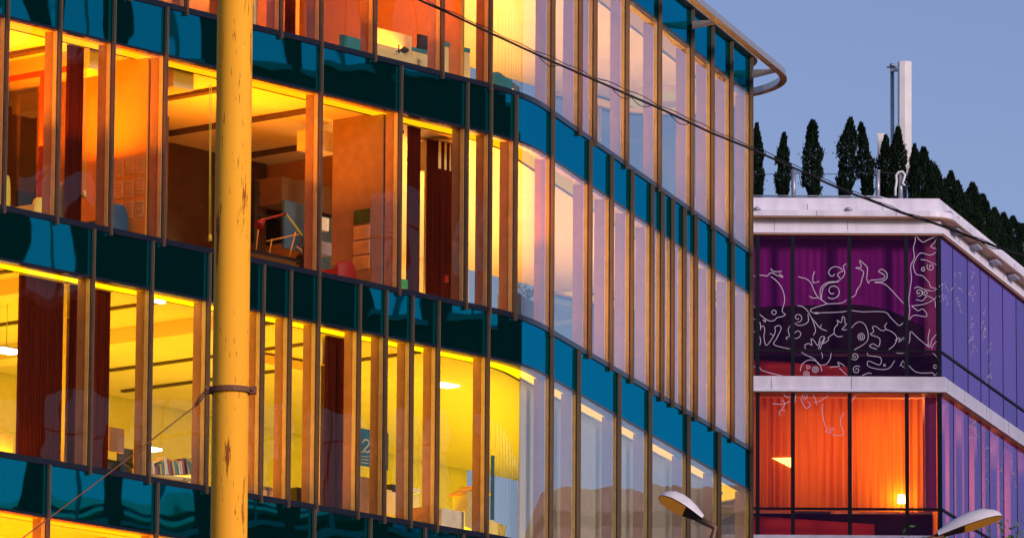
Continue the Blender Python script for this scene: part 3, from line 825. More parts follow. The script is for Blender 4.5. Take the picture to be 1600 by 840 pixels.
# ================================================================== PURPLE BUILDING
YB = 142.0
CB = at(1469, 400, YB); CBx = Vector((CB.x, YB))
FD = Vector((math.cos(R(-.35)), math.sin(R(-.35))))          # front direction, rightwards
SD = Vector((math.sin(R(16.6)), math.cos(R(16.6))))          # side direction, away
FN = Vector((FD.y, -FD.x)); SN = Vector((SD.y, -SD.x))
def zB(y): return at(1469, y, YB).z
def fx(px, py=480):
    r = ray(px, py); t = r.x / r.y            # solve (CB + FD*u).x = t * y
    return (t * CBx.y - CBx.x) / (FD.x - t * FD.y)
def sx(px, py):
    r = ray(px, py); t = r.x / r.y
    return (t * CBx.y - CBx.x) / (SD.x - t * SD.y)
pb = thing('purple_building', (CBx.x - 3, YB + 6, 0), 'purple glazed building with white bands and line drawings of animals on its glass', 'building')
F0 = fx(1040); SL = 26.0
def bring(o, rnd=0.0):
    """footprint pushed outwards by o"""
    c = CBx + FN * o; 
    # intersection of the two pushed lines
    p = CBx + FN * o; q = CBx + SN * o
    den = FD.x * SD.y - FD.y * SD.x
    u = ((q.x - p.x) * SD.y - (q.y - p.y) * SD.x) / den
    corner = p + FD * u
    if rnd:
        a = corner - FD * rnd; b = corner + SD * rnd
        cs_ = [(a * (1 - t) ** 2 + corner * 2 * t * (1 - t) + b * t * t) for t in [i / 8 for i in range(9)]]
    else: cs_ = [corner]
    far = CBx + SD * SL + SN * o
    return [CBx + FD * F0 + FN * o] + cs_ + [far, far - FD * 12, CBx + FD * F0 + Vector((0, 20))]
def bp3(p, z): return Vector((p.x, p.y, z))
def bslab(y0, y1, o, mat, name, rnd=0, side=None):
    mb = MB(); mb.prism(bring(o, rnd), zB(y1), zB(y0), mat, side); return mb.build(name, pb)
bslab(310, 319.5, -.02, 'fascia_white', 'roof_cap')
bslab(319.5, 331.5, .02, 'fascia_white', 'roof_step')
bslab(332.5, 341.5, .26, 'fascia_white', 'roof_rail', .55)
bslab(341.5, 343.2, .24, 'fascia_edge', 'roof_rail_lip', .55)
bslab(343.2, 362.8, .0, 'fascia_white', 'fascia_band')
bslab(362.8, 366.2, .10, 'panel_white', 'fascia_ledge')
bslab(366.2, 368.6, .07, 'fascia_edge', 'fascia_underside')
bslab(589.5, 609.8, .10, 'fascia_white', 'storey_band')
bslab(609.8, 613.6, .14, 'panel_white', 'storey_band_lip')
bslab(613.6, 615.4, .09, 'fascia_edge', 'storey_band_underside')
bslab(837, 860, .10, 'fascia_white', 'storey_band')
mb = MB(); mb.prism(bring(-.02), 0, zB(860), 'glass_opposite'); mb.build('lower_storeys', pb)
mb0 = [(343.2, 362.8, .004, (1210, 1325)), (589.5, 609.8, .104, (1205, 1330)), (319.5, 331.5, .024, (1262, 1380)), (332.5, 341.5, .264, (1276, 1400))]
for (y0, y1, o_, xs) in mb0:
    for x in xs:
        mb = MB(); p = CBx + FD * fx(x) + FN * o_; mb.box(bp3(p, (zB(y0) + zB(y1)) / 2), Vector((FD.x, FD.y, 0)) * .006, Vector((FN.x, FN.y, 0)) * .004, UP * ((zB(y0) - zB(y1)) / 2 - .01), 'panel_shade'); mb.build('panel_joint', pb)
    for u in (1.9, 4.2, 6.6, 9.0):
        mb = MB(); p = CBx + SD * u + SN * o_; mb.box(bp3(p, (zB(y0) + zB(y1)) / 2), Vector((SD.x, SD.y, 0)) * .010, Vector((SN.x, SN.y, 0)) * .004, UP * ((zB(y0) - zB(y1)) / 2 - .01), 'panel_shade'); mb.build('panel_joint', pb)
# front glazing
FM = [(1110, 1110), (1183.2, 1184.5), (1237.7, 1239.6), (1326, 1328.5), (1414.8, 1417.8)]
def bar(mb, p2, dirv, nrm, w, dep, z0, z1, mat, out=.03):
    a = p2 - dirv * w / 2; b = p2 + dirv * w / 2
    q = [a + nrm * out, b + nrm * out, b - nrm * dep, a - nrm * dep]
    mb.hexa([bp3(x, z0) for x in q] + [bp3(x, z1) for x in q], mat)
def glz(dirv, nrm, us, rows, gm, wid, sidewise=False):
    for (yt, ym, yb) in rows:
        zt_, zm, zb_ = zB(yt), zB(ym), zB(yb)
        for u in us:
            mb = MB(); bar(mb, CBx + dirv * u, dirv, nrm, wid, .10, zb_, zt_, 'b_frame', .035 if wid > .05 else .008); mb.build('mullion', pb)
        for a, b in zip(us[:-1], us[1:]):
            pa, pb_ = CBx + dirv * (a + wid / 2), CBx + dirv * (b - wid / 2)
            for z0, z1, nm in ((zm + .02, zt_, 'window_pane'), (zb_, zm - .02, 'lower_pane')):
                mb = MB(); mb.poly([bp3(pa, z0), bp3(pb_, z0), bp3(pb_, z1), bp3(pa, z1)], gm); mb.build(nm, pb)
        mb = MB(); a, b = CBx + dirv * us[0], CBx + dirv * us[-1]
        q = [a + nrm * .03, b + nrm * .03, b - nrm * .08, a - nrm * .08]
        mb.hexa([bp3(x, zm - .022) for x in q] + [bp3(x, zm + .022) for x in q], 'b_frame'); mb.build('transom', pb)
ROWS = [(368.6, 549, 589.5), (615.4, 795, 837)]
fus = [fx((a + b) / 2) for a, b in FM] + [-.03]
glz(FD, FN, fus, ROWS, 'glass_purple', .085)
sxs = [sx(x, y) for x, y in ((1489, 500), (1512, 500), (1532, 520), (1545, 530), (1567, 540), (1588, 560))]
u = sxs[-1]
while u < SL - 1: u += 1.25; sxs.append(u)
glz(SD, SN, [.05] + sxs, ROWS, 'glass_purple_side', .022)
# brackets under the rail on the side
for u in (1.2, 3.2, 5.2, 7.2):
    mb = MB(); bar(mb, CBx + SD * u, SD, SN, .5, .02, zB(349), zB(343), 'panel_shade', .2); mb.build('rail_bracket', pb)
for x in (1182, 1325):
    mb = MB(); p = CBx + FD * fx(x) + FN * .2; mb.tube([bp3(p, zB(332.5)), bp3(p, zB(328))], [.12, .05], 'galvanised', 10); mb.build('roof_spotlight', pb)
for u in (.5, 1.1):
    mb = MB(); p = CBx + SD * u + SN * .12; bar(mb, p, SD, SN, .3, .1, zB(332.5), zB(326), 'panel_shade', .05); mb.build('roof_spotlight', pb)
# interior: floors, backs, curtains
mb = MB(); mb.prism(bring(-.25), zB(605), zB(596), 'wall_dark'); mb.prism(bring(-.25), zB(860), zB(850), 'wall_dark'); mb.build('floor_plate', pb)
for (z0, z1) in ((zB(589), zB(369)), (zB(837), zB(616))):
    mb = MB()
    for sd, nn, L0, L1 in ((FD, FN, F0, -3.2), (SD, SN, 3.2, SL)):
        a = CBx + sd * L0 - nn * 3.2; b = CBx + sd * L1 - nn * 3.2
        q = [a, b, b - nn * .1, a - nn * .1]; mb.hexa([bp3(x, z0) for x in q] + [bp3(x, z1) for x in q], 'wall_cream' if z0 < zB(600) else 'wall_dark')
    mb.build('inner_wall', pb)
def bcurtain(x0, x1, y0, y1, d, mat, label, per=.17, amp=.055, seed=0, group=None):
    a, b = fx(x0), fx(x1); n = int((b - a) / per * 8); rows = []
    for q in range(5):
        z = zB(y1) + (zB(y0) - zB(y1)) * q / 4; row = []
        for i in range(n + 1):
            u = a + (b - a) * i / n
            ph = u * 2 * math.pi / per + 1.5 * math.sin(u * 2.1 + seed)
            am = amp * (1.15 - .5 * q / 4) * (.7 + .5 * math.sin(u * 3.3 + seed))
            p = CBx + FD * u - FN * (d + am * math.sin(ph) + .02 * math.sin(u * 7 + q * .4)); row.append(bp3(p, z))
        rows.append(row)
    mb = MB(); mb.grid(rows, mat); o = mb.build('curtain'); tag(o, label, 'curtain', group); return o
bcurtain(1180, 1238, 617, 794, .5, 'curtain_orange', 'orange lit curtain left of the first full pane of the purple building', seed=1)
bcurtain(1240, 1327, 617, 794, .5, 'curtain_orange', 'orange lit curtain in the middle pane, under the white bird drawing', seed=2)
bcurtain(1330, 1443, 617, 794, .55, 'curtain_orange', 'brightest orange curtain with the glowing table lamp behind it', seed=3)
bcurtain(1090, 1467, 369, 548, .45, 'curtain_purple', 'long dark purple curtain behind the drawings of the upper storey', .16, .014, seed=4)
lab_s = ['first', 'second', 'third', 'fourth', 'fifth']
for i, (u0, u1) in enumerate(((.7, 1.5), (2.0, 3.0), (3.7, 4.9), (5.6, 6.6), (7.4, 8.8))):
    rows = []
    for z in (zB(833), zB(617)):
        rows.append([bp3(CBx + SD * (u0 + (u1 - u0) * j / 16) - SN * (.35 + .03 * math.sin(j * 1.6)), z) for j in range(17)])
    mb = MB(); mb.grid(rows, 'curtain_orange'); tag(mb.build('curtain'), 'narrow %s curtain from the corner behind the receding purple wall, lower storey' % lab_s[i], 'curtain', 'narrow curtains of the purple side wall')
for u in (2, 5, 8, 11):
    lamp('unseen_room_light', bp3(CBx + SD * u - SN * 1.4, zB(720)), 1.4, 60, (1, .42, .20), (SN.x, SN.y, 0), 1.8)  # unseen area lights added to light the side curtains from behind
# lamp behind the curtain
p = CBx + FD * fx(1410, 773) - FN * .42; zl = zB(775)
tl = thing('table_lamp', bp3(p, zl - .25), 'small glowing table lamp behind the glass at the right of the orange window', 'lamp')
emis('bulb_glow', (1, .80, .35), 14.0)
mb = MB(); mb.tube([bp3(p, zl - .09), bp3(p, zl + .09)], [.085, .07], 'bulb_glow', 12); mb.build('lamp_shade', tl)
mb = MB(); mb.tube([bp3(p, zl - .26), bp3(p, zl - .095)], .012, 'black_plastic', 8); mb.build('stem', tl)
lamp('lamp_light', bp3(p - FN * .45, zl), .25, 16, (1, .42, .03), (-FN.x * -1, FN.y, 0.25))
# unseen area lights added behind the orange curtains, shining outwards
for (x, e, col) in ((1205, 10, (1, .18, .004)), (1285, 16, (1, .24, .005)), (1370, 22, (1, .34, .006)), (1420, 20, (1, .42, .008))):
    q = CBx + FD * fx(x) - FN * 1.6
    lamp('unseen_room_light', bp3(q, zB(700)), 1.1, e, col, (FN.x, FN.y, 0), 1.6)
# glowing wedge added for the lit ceiling seen through a gap in the curtain
mb = MB(); emis('wedge_glow', (1, .70, .18), 3.2)
q = [CBx + FD * fx(x) - FN * .44 for x in (1207, 1237.5, 1237.5)]
mb.poly([bp3(q[0], zB(712)), bp3(q[1], zB(726)), bp3(q[2], zB(711))], 'wedge_glow')
mb.poly([bp3(q[0] - FN * .04, zB(711.5)), bp3(q[2] - FN * .04, zB(710.5)), bp3(q[1] - FN * .04, zB(727))], 'wedge_glow')
tag(mb.build('lit_ceiling_wedge'), 'glowing wedge standing in for the lit ceiling in the left orange pane', 'lamp')
# red panels and unseen lamps added for the red glow behind the lower panes
pbr('red_wall', (.28, .007, .005), .7)
for (x0, x1, y0, y1, e) in ((1150, 1327, 551, 588, .8), (1150, 1368, 797, 836, 1.2)):
    a, b = fx(x0), fx(x1)
    mb = MB(); pa, pc = CBx + FD * a - FN * .75, CBx + FD * b - FN * .75
    mb.grid([[bp3(pa, zB(y1)), bp3(pc, zB(y1))], [bp3(pa - FN * .05, zB(y0)), bp3(pc - FN * .05, zB(y0) - .2)]], 'red_wall', False); tag(mb.build('red_glow_panel'), 'red panel put in for the red glow behind lower panes of the %s storey' % ('upper' if y0 < 700 else 'lower'), 'bench')
    q = CBx + FD * (a + b) / 2 - FN * .45
    lamp('red_glow_light', bp3(q, zB(y1) - .0), b - a, e, (1, .04, .008), (-FN.x, -FN.y, .45), .1)
pbr('sheet_black', (.010, .004, .014), .8, spec=.1)
for (y0, y1) in ((549, 590), (796, 838)):
    mb = MB(); a, b = CBx + FD * F0 - FN * .84, CBx + FD * -.15 - FN * .84
    q = [a, b, b - FN * .05, a - FN * .05]; mb.hexa([bp3(x, zB(y1)) for x in q] + [bp3(x, zB(y0) + .02) for x in q], 'sheet_black'); mb.build('spandrel_backing', pb)
# dark curved sheet added for the dark reflection in the upper glass
mb = MB(); top = []; bot = []
for i in range(25):
    x = 1150 + (1445 - 1150) * i / 24; t = i / 24
    y = 478 - 6 * math.sin(t * 2.2) + (34 * max(0, (t - .62) / .38) ** 2)
    p = CBx + FD * fx(x) - FN * .36; top.append(bp3(p, zB(y))); bot.append(bp3(p, zB(546)))
mb.grid([bot, top], 'sheet_black', False); mb.grid([[q - Vector((FN.x, FN.y, 0)) * .03 for q in bot], [q - Vector((FN.x, FN.y, 0)) * .03 for q in top]], 'sheet_black', False)
tag(mb.build('curved_dark_sheet'), 'dark curved sheet standing in for a reflection in the upper purple panes', 'screen')
# fin at the right of the front
for (y0, y1) in ((369, 548), (616, 794)):
    mb = MB(); a, b = CBx + FD * fx(1446) - FN * .4, CBx + FD * fx(1464) - FN * .4
    q = [a, b, b - FN * .06, a - FN * .06]; mb.hexa([bp3(x, zB(y1)) for x in q] + [bp3(x, zB(y0)) for x in q], 'pink_panel' if 'pink_panel' in MATS else 'fin_white'); mb.build('corner_panel', pb)

# ---- line drawings printed on the glass (coordinates of the upper window, 3.5 units to the pixel)
def spiral(cx, cy, r0, r1, turns, a0, flip=1, n=26):
    return [(cx + (r0 + (r1 - r0) * i / n) * math.cos(a0 + flip * turns * 2 * math.pi * i / n), cy + (r0 + (r1 - r0) * i / n) * math.sin(a0 + flip * turns * 2 * math.pi * i / n)) for i in range(n + 1)]
def circ(cx, cy, r): return spiral(cx, cy, r, r, 1, 0, 1, 14)
DRAW = {
 'bird': [[(60, 268), (100, 262), (135, 265), (158, 247), (190, 262), (222, 270), (200, 252)], [(155, 225), (170, 240), (215, 240)], [(155, 268), (195, 300), (222, 345), (231, 400), (217, 455), (235, 475), (213, 487), (190, 492), (175, 507), (150, 511), (125, 500), (92, 474)], circ(173, 464, 12), [(125, 500), (125, 518), (112, 505)]],
 'claws': [[(60, 430), (75, 445), (80, 470)], [(60, 500), (95, 520), (100, 560)], [(100, 545), (115, 540), (122, 560), (118, 600), (130, 645), (160, 610), (180, 570), (178, 545), (200, 535), (212, 548), (205, 570), (185, 610), (175, 642), (272, 664)], [(150, 580), (168, 590), (165, 605)], [(60, 570), (85, 580), (100, 620), (90, 655)]],
 'scroll_vine': [[(305, 265), (325, 272), (350, 278), (375, 300), (392, 340), (415, 378), (465, 412)], [(395, 235), (385, 270), (388, 300)], [(388, 300), (405, 295), (420, 290)], [(365, 372), (390, 382), (415, 378)], spiral(495, 342, 12, 44, 1.2, 1.0), [(437, 395), (425, 360), (430, 325), (455, 300), (490, 290), (525, 292)], [(432, 385), (440, 330), (470, 300), (510, 292), (545, 270), (560, 240), (552, 205), (572, 192), (572, 215)], [(550, 232), (535, 215), (505, 208), (480, 222), (472, 245), (490, 262), (505, 248)], [(550, 232), (530, 240), (520, 255), (535, 270)]],
 'long_body': [[(465, 412), (500, 410), (545, 405), (580, 382), (617, 362), (625, 335), (645, 305), (655, 270), (663, 235), (640, 218), (618, 212), (650, 208), (640, 172), (665, 190), (683, 210), (683, 240), (680, 270), (690, 295), (698, 280), (735, 275), (770, 268), (778, 250), (745, 230), (765, 218), (790, 240), (788, 268), (760, 285), (722, 290), (770, 295), (810, 325), (890, 410), (912, 412)], [(465, 412), (380, 440), (378, 458), (412, 468), (410, 460), (400, 463), (540, 455), (590, 446), (660, 452), (775, 450), (810, 480), (855, 522), (878, 508)]],
 'lower_vine': [[(300, 425), (330, 430), (358, 455), (378, 490), (400, 515), (425, 545), (462, 560)], [(378, 490), (392, 525), (400, 560), (388, 585)], [(358, 470), (360, 510), (335, 528), (305, 532), (280, 515)], spiral(303, 490, 6, 26, 1.2, 0.5), [(425, 545), (432, 525)], [(245, 612), (240, 600), (258, 590), (250, 560), (262, 535), (282, 530)], [(262, 600), (300, 603), (320, 580), (305, 562), (285, 575)]],
 'lizard': [[(345, 660), (342, 640), (362, 630), (380, 640), (375, 605), (390, 612), (412, 640), (425, 600), (440, 590), (452, 600), (438, 630), (470, 610), (470, 595), (500, 572), (503, 545), (522, 520), (518, 500), (540, 512), (548, 480), (560, 492), (562, 520), (578, 515), (545, 550), (590, 545), (620, 515), (650, 508), (675, 530), (688, 580), (675, 620), (612, 660)], circ(650, 588, 18), circ(650, 588, 8), [(500, 572), (520, 590), (548, 587)], [(415, 660), (430, 615)], [(445, 600), (425, 660)]],
 'hand': [[(790, 510), (778, 530), (785, 545), (760, 552), (730, 530), (712, 535), (718, 560), (700, 575), (750, 595), (745, 640), (715, 625), (695, 640), (735, 655)], [(785, 545), (820, 560), (845, 590), (830, 630), (800, 655)], [(835, 605), (860, 590), (855, 615)], [(862, 610), (885, 585), (882, 608)]],
 'leaf_column': [[(945, 30), (945, 60), (935, 100), (940, 150), (920, 200), (925, 260), (918, 320), (910, 380), (915, 440), (905, 505)], [(950, 32), (985, 65), (1020, 50), (1058, 35), (1055, 60), (1030, 90), (1068, 105), (1030, 135), (975, 125), (950, 155), (935, 195), (950, 240), (985, 250), (1020, 285), (1030, 310), (1060, 318), (1068, 345), (1050, 375), (1005, 400), (960, 410), (925, 415)], spiral(965, 340, 4, 22, 1.3, 0), spiral(1000, 342, 4, 16, 1.3, 2), spiral(1030, 200, 4, 22, 1.3, 2), spiral(990, 215, 3, 14, 1.2, 4), [(975, 160), (1010, 165), (1040, 180), (1072, 190)], [(940, 320), (960, 310), (1000, 325), (1045, 330), (1070, 310)], [(950, 380), (985, 385), (1010, 360), (1050, 380), (1055, 420)], [(925, 415), (960, 440), (985, 430), (1008, 455), (1000, 472), (940, 465), (912, 490)]],
 'right_wing': [[(900, 635), (915, 605), (920, 555), (960, 590), (1022, 640)], [(1022, 640), (1015, 590), (1025, 540)], [(1030, 640), (1035, 600), (1062, 565)], [(1035, 645), (1055, 610), (1075, 610)], [(1008, 620), (1020, 640)]],
 'face': [[(318, 675), (350, 695), (395, 715), (420, 745), (460, 740), (480, 710), (485, 680)], spiral(375, 778, 58, 58, .52, math.pi * .98), circ(399, 772, 16), circ(399, 772, 7), circ(350, 798, 15), circ(350, 798, 6), [(355, 772), (353, 752), (372, 760), (360, 768)], [(432, 678), (438, 695), (436, 710)]],
 'lower_motifs': [[(478, 760), (500, 755), (530, 750), (520, 730), (545, 740), (560, 752)], [(530, 760), (555, 785), (580, 805)], spiral(615, 695, 4, 22, 1.4, 0), spiral(625, 770, 4, 24, 1.4, 3)],
 'fish': [[(685, 672), (690, 690), (755, 700), (750, 740), (690, 720), (690, 750), (760, 765), (805, 755), (832, 715)], circ(777, 741, 5), [(862, 745), (880, 715), (890, 755), (870, 740)]],
 'wave': [[(908, 740), (950, 775), (1000, 780), (1040, 778), (1052, 792), (1078, 758)], circ(1054, 744, 9)],
 'dash': [[(1040, 668), (1078, 705)]],
 'tail': [[(95, 765), (105, 780), (150, 795), (218, 810)], [(60, 762), (82, 762)]],
 'twigs': [[(655, 800), (690, 785), (705, 790)]],
 'sprig': [[(838, 672), (860, 675), (890, 672)]],
}
DRAW2 = {   # lower window, 3.5 units to the pixel from (1160, 600)
 'twig': [[(165, 122), (200, 125), (235, 120), (272, 100)], [(215, 100), (235, 120)], [(235, 120), (215, 155), (200, 170), (210, 190)], [(218, 155), (235, 160)], [(222, 70), (250, 85), (290, 70)], [(285, 125), (292, 70)]],
 'small_scroll': [spiral(338, 78, 4, 20, 1.3, 0), [(320, 90), (330, 120), (352, 145), (372, 125), (355, 105)], [(385, 65), (400, 95), (405, 125)], [(395, 110), (430, 100), (465, 75), (468, 65)]],
 'duck_head': [[(442, 118), (435, 150), (447, 220), (462, 255), (453, 270), (480, 273), (500, 288), (540, 288), (552, 275), (537, 225), (540, 190), (558, 165)], circ(489, 256, 8)],
 'stem': [[(592, 118), (605, 90), (628, 62)]],
}
def put(D, ox, oy):
    for nm, lines in D.items():
        mb = MB()
        for ln in lines:
            pts = []
            for (x, y) in ln:
                px, py = ox + x / 3.5, oy + y / 3.5
                p = CBx + FD * fx(px, py) + FN * .006; pts.append(bp3(p, zB(py + (1469 - px) * -.013)))
            sm = []
            for i in range(len(pts) - 1):
                a, b = pts[max(i - 1, 0)], pts[i]; c, d = pts[i + 1], pts[min(i + 2, len(pts) - 1)]
                for t in (0, .25, .5, .75):
                    sm.append(.5 * ((2 * b) + (-a + c) * t + (2 * a - 5 * b + 4 * c - d) * t * t + (-a + 3 * b - 3 * c + d) * t ** 3))
            sm.append(pts[-1])
            ribbon(mb, sm, .0125, 'print_line', Vector((FN.x, FN.y, 0)))
        mb.build('drawing_' + nm, pb)
put(DRAW, 1160, 360); put(DRAW2, 1160, 600)
# faint printed scribbles on the side glass
for (x, y, h, sdv) in ((1474, 440, 60, 1), (1496, 450, 60, 2), (1517, 450, 90, 3), (1521, 530, 60, 4), (1545, 560, 70, 5), (1537, 500, 40, 6), (1525, 690, 90, 7), (1542, 730, 90, 8), (1566, 740, 100, 9), (1584, 760, 90, 10)):
    rnd = random.Random(sdv); mb = MB()
    for j in range(7):
        px = x + rnd.uniform(-3, 3); py = y + rnd.uniform(-.5, .5) * h; ln = []
        for i in range(9):
            p = CBx + SD * sx(px, py) + SN * .006; rr = ray(px, py)
            ln.append(Vector((p.x, p.y, EYE + rr.z * p.y / rr.y))); px += rnd.uniform(-2.2, 2.2); py += rnd.uniform(-1, 4)
        ribbon(mb, ln, .011, 'print_line', Vector((SN.x, SN.y, 0)))
    mb.build('printed_foliage', pb)

# ------------------------------------------------------------------ roof of the purple building
ZR = zB(310) - .05
# railing posts and wire
posts = [(1240, 270, 306), (1371.5, 268, 304), (1407, 271, 308)]
lb = ['rail post between the second and third roof cypress', 'rail post left of the antenna mast', 'rail post in front of the tall antenna']
for (x, y0, y1), l in zip(posts, lb):
    mb = MB(); a = at(x, y1, YB + .35); a.z = ZR; b = at(x, y0, YB + .35)
    mb.tube([a, b], .052, 'galvanised', 12); mb.tube([b, b + UP * .03], .062, 'galvanised', 12)
    tag(mb.build('rail_post'), 'grey steel ' + l, 'post', 'roof rail posts')
mb = MB(); mb.tube([at(x, y, YB + .35) for x, y in ((1120, 274), (1180, 272.5), (1240, 271.5), (1300, 272), (1371, 269), (1409, 272))], .008, 'cable_black', 5)
tag(mb.build('roof_wire'), 'thin wire strung between the roof rail posts', 'wire')
mb = MB(); mb.tube([at(x, y, YB + .28) for x, y in ((1399, 306), (1399, 295), (1401, 283), (1400, 274), (1404, 269), (1410, 268), (1414, 273), (1412, 281), (1410, 286), (1414, 290))], .028, 'antenna_white', 8)
tag(mb.build('looped_hose'), 'white hose looped over the rail post before the tall antenna', 'hose')
# flat roof track
mb = MB()
for dz, o_ in ((.03, .22), (.09, .28)):
    mb.tube([bp3(CBx + FD * F0 - FN * o_, ZR + .05 + dz), bp3(CBx + FD * fx(1375) - FN * o_, ZR + .05 + dz), bp3(CBx + FD * fx(1408) - FN * (o_ + .2), ZR + .05)], .02, 'galvanised', 6)
tag(mb.build('roof_pipe'), 'grey pipes running along the roof edge under the cypresses', 'pipe')
# antennas
an = thing('panel_antenna', at(1413, 300, YB + 1.6), 'tall white panel antenna standing above the roof cypresses', 'antenna')
mb = MB(); a = at(1413.5, 285, YB + 1.6); b = at(1413.5, 97, YB + 1.6); k = 12
prof = [(-.155, -.03), (-.12, -.09), (.0, -.11), (.12, -.09), (.155, -.03), (.155, .06), (-.155, .06)]
mb.grid([[Vector((p.x + u, p.y + v, p.z)) for u, v in prof] for p in (a, b)], 'antenna_white', False, True)
mb.poly([Vector((b.x + u, b.y + v, b.z)) for u, v in prof], 'antenna_white'); mb.poly([Vector((a.x + u, a.y + v, a.z)) for u, v in prof][::-1], 'antenna_white'); mb.build('radome', an)
mb = MB(); c = at(1414, 345, YB + 1.75); mb.tube([Vector((c.x, c.y, ZR - .2)), Vector((c.x, c.y, a.z + .1))], .05, 'galvanised', 10); mb.build('mast', an)
for y in (110, 270):
    mb = MB(); p = at(1402, y, YB + 1.72); mb.box(p, (.14, 0, 0), (0, .04, 0), (0, 0, .03), 'galvanised'); mb.build('clamp', an)
an = thing('antenna_mast', at(1394, 300, YB + 1.8), 'slim grey mast with a small top fitting left of the tall antenna', 'mast')
mb = MB(); a = at(1394, 104, YB + 1.8); mb.tube([Vector((a.x, a.y, ZR - .2)), a], .045, 'galvanised', 12); mb.build('pole', an)
mb = MB(); mb.tube([a - Vector((.12, 0, .02)), a + Vector((.1, 0, -.02))], .022, 'galvanised', 8); mb.tube([a, a + UP * .06], .06, 'galvanised', 8); mb.build('top_fitting', an)
an = thing('small_antenna', at(1377, 300, YB + 1.5), 'small white panel antenna half hidden by the cypresses', 'antenna')
mb = MB(); p0, p1 = at(1377, 246, YB + 1.5), at(1377, 209, YB + 1.5); c = (p0 + p1) / 2
mb.box(c, (.085, 0, 0), (0, .06, 0), (0, 0, (p1.z - p0.z) / 2), 'antenna_white'); mb.build('radome', an)
mb = MB(); mb.tube([Vector((c.x + .02, c.y + .08, ZR - .2)), Vector((c.x + .02, c.y + .08, c.z))], .03, 'galvanised', 8); mb.build('pole', an)

def cypress(px, ytop, ybase, wpx, Y, label, seed, lean=0.0):
    rnd = random.Random(seed)
    top = at(px + lean, ytop, Y); bs = at(px, ybase, Y); bs.z = min(bs.z, top.z - .5); H = top.z - bs.z; W = wpx / 71.5 / 2 * (Y / YB) * rnd.uniform(.82, .98)
    root = thing('cypress_tree', (bs.x, bs.y, bs.z), label, 'tree', 'cypresses on the roof of the purple building')
    mb = MB(); mb.tube([bs - UP * .25, bs + UP * H * .5, bs + UP * H * .9 + Vector((top.x - bs.x, 0, 0)) * .9], [.035, .022, .006], 'bark', 6); mb.build('trunk', root)
    mb = MB(); n = int(4300 * (W / .22) ** .8 * (H / 1.6) ** .6); n = min(n, 6000)
    lob = [rnd.uniform(.68, 1.25) for _ in range(16)]
    for i in range(n):
        t = rnd.random() ** 1.15 * .985
        prof = (.50 + .50 * math.sin(min(t / .30, 1) * math.pi / 2)) * (1 - max(0, (t - .34) / .66) ** (1.5 + (seed * .37) % 1.2)) ** .9 * (.93 + .10 * math.sin(t * 17 + lob[0] * 9)) + .02
        a = rnd.uniform(0, 6.2832)
        k = prof * W * lob[int(t * 7.9) * 2 % 16 if math.cos(a) > 0 else (int(t * 7.9) * 2 + 1) % 16]
        rr = k * math.sqrt(rnd.uniform(.12, 1)) * (1.0 if rnd.random() < .95 else rnd.uniform(1.1, 1.4))
        ctr = bs + UP * (H * t) + Vector(((top.x - bs.x) * t, 0, 0))
        p = ctr + Vector((math.cos(a) * rr, math.sin(a) * rr, 0))
        d = Vector((math.cos(a) * .45, math.sin(a) * .45, 1.0 + rnd.uniform(-.2, .6))).normalized()
        L = rnd.uniform(.035, .085); sdv = d.cross(Vector((rnd.uniform(-1, 1), rnd.uniform(-1, 1), .2))).normalized() * rnd.uniform(.011, .024)
        mb.poly([p - sdv, p + sdv, p + d * L], 'cypress_leaf')
    # leader
    for j in range(14):
        p = bs.lerp(top, .88 + .12 * j / 14) if H > .5 else top
        mb.poly([p + Vector((.012, 0, 0)), p - Vector((.012, 0, 0)), p + Vector((rnd.uniform(-.03, .03), rnd.uniform(-.02, .02), .07))], 'cypress_leaf')
    o = mb.build('crown', root); 
    return root
front = [(1183, 193, 309, 28, 0), (1223, 208, 309, 32, 2), (1269, 188, 309, 36, 1), (1319, 184, 310, 40, 11), (1357, 192, 310, 36, -12), (1384, 212, 312, 30, 0), (1402, 199, 312, 30, 1), (1429, 226, 316, 30, 0)]
fl = ['cut off by the glass building, leftmost on the roof', 'short blunt one, second from the glass building', 'slim pointed one between two rail posts', 'broad one leaning right, before the antennas', 'bent tip one just left of the small antenna', 'one right of the small antenna', 'one standing before the tall white antenna', 'one just right of the tall antenna']
for i, (x, yt, yb, wd, ln) in enumerate(front):
    cypress(x, yt, yb, wd, YB + .9, 'dark green cypress, ' + fl[i], i, ln)
side = [(1446, 233), (1463, 262), (1480, 270), (1499, 285), (1517, 288), (1534, 306), (1551, 327), (1566, 335), (1581, 340), (1597, 352), (1613, 366)]
ords = ['first', 'second', 'third', 'fourth', 'fifth', 'sixth', 'seventh', 'eighth', 'ninth', 'tenth', 'eleventh']
for i, (x, yt) in enumerate(side):
    u = .4 + i * 2.0
    Y = YB + 1.0 + u
    cypress(x, yt - 2, yt + 98, 50, Y, 'dark green cypress, %s of the row receding right of the antennas' % ords[i], 30 + i, random.uniform(-4, 6))

# ================================================================== MAST, WIRES, LAMPS
YM = 53.0
top = at(369, -130, YM); bot = at(357.5, 840, YM)
mt = thing('mast', (bot.x, YM, 0), 'thick yellow painted mast with rust streaks in front of the glass facade', 'pole')
mb = MB(); rows = []; n = 32
ax = (top - bot); base = bot - ax.normalized() * (bot.z / ax.normalized().z)
for i in range(41):
    t = i / 40; c = base.lerp(top, t); r = .1595 - .012 * t
    rows.append([c + Vector((math.cos(2 * math.pi * j / n) * r, math.sin(2 * math.pi * j / n) * r, 0)) for j in range(n)])
mb.grid(rows, 'mast_paint', True, True); mb.build('shaft', mt)
mb = MB(); mb.tube([base - UP * .0, base + UP * .35], .26, 'mast_paint', 24); mb.build('foot', mt)
cl = thing('mast_clamp', at(361, 611, YM), 'rusty collar clamped round the yellow mast', 'clamp')
c = base.lerp(top, 0); t = (at(361, 610, YM).z - base.z) / (top.z - base.z); c = base.lerp(top, t); 
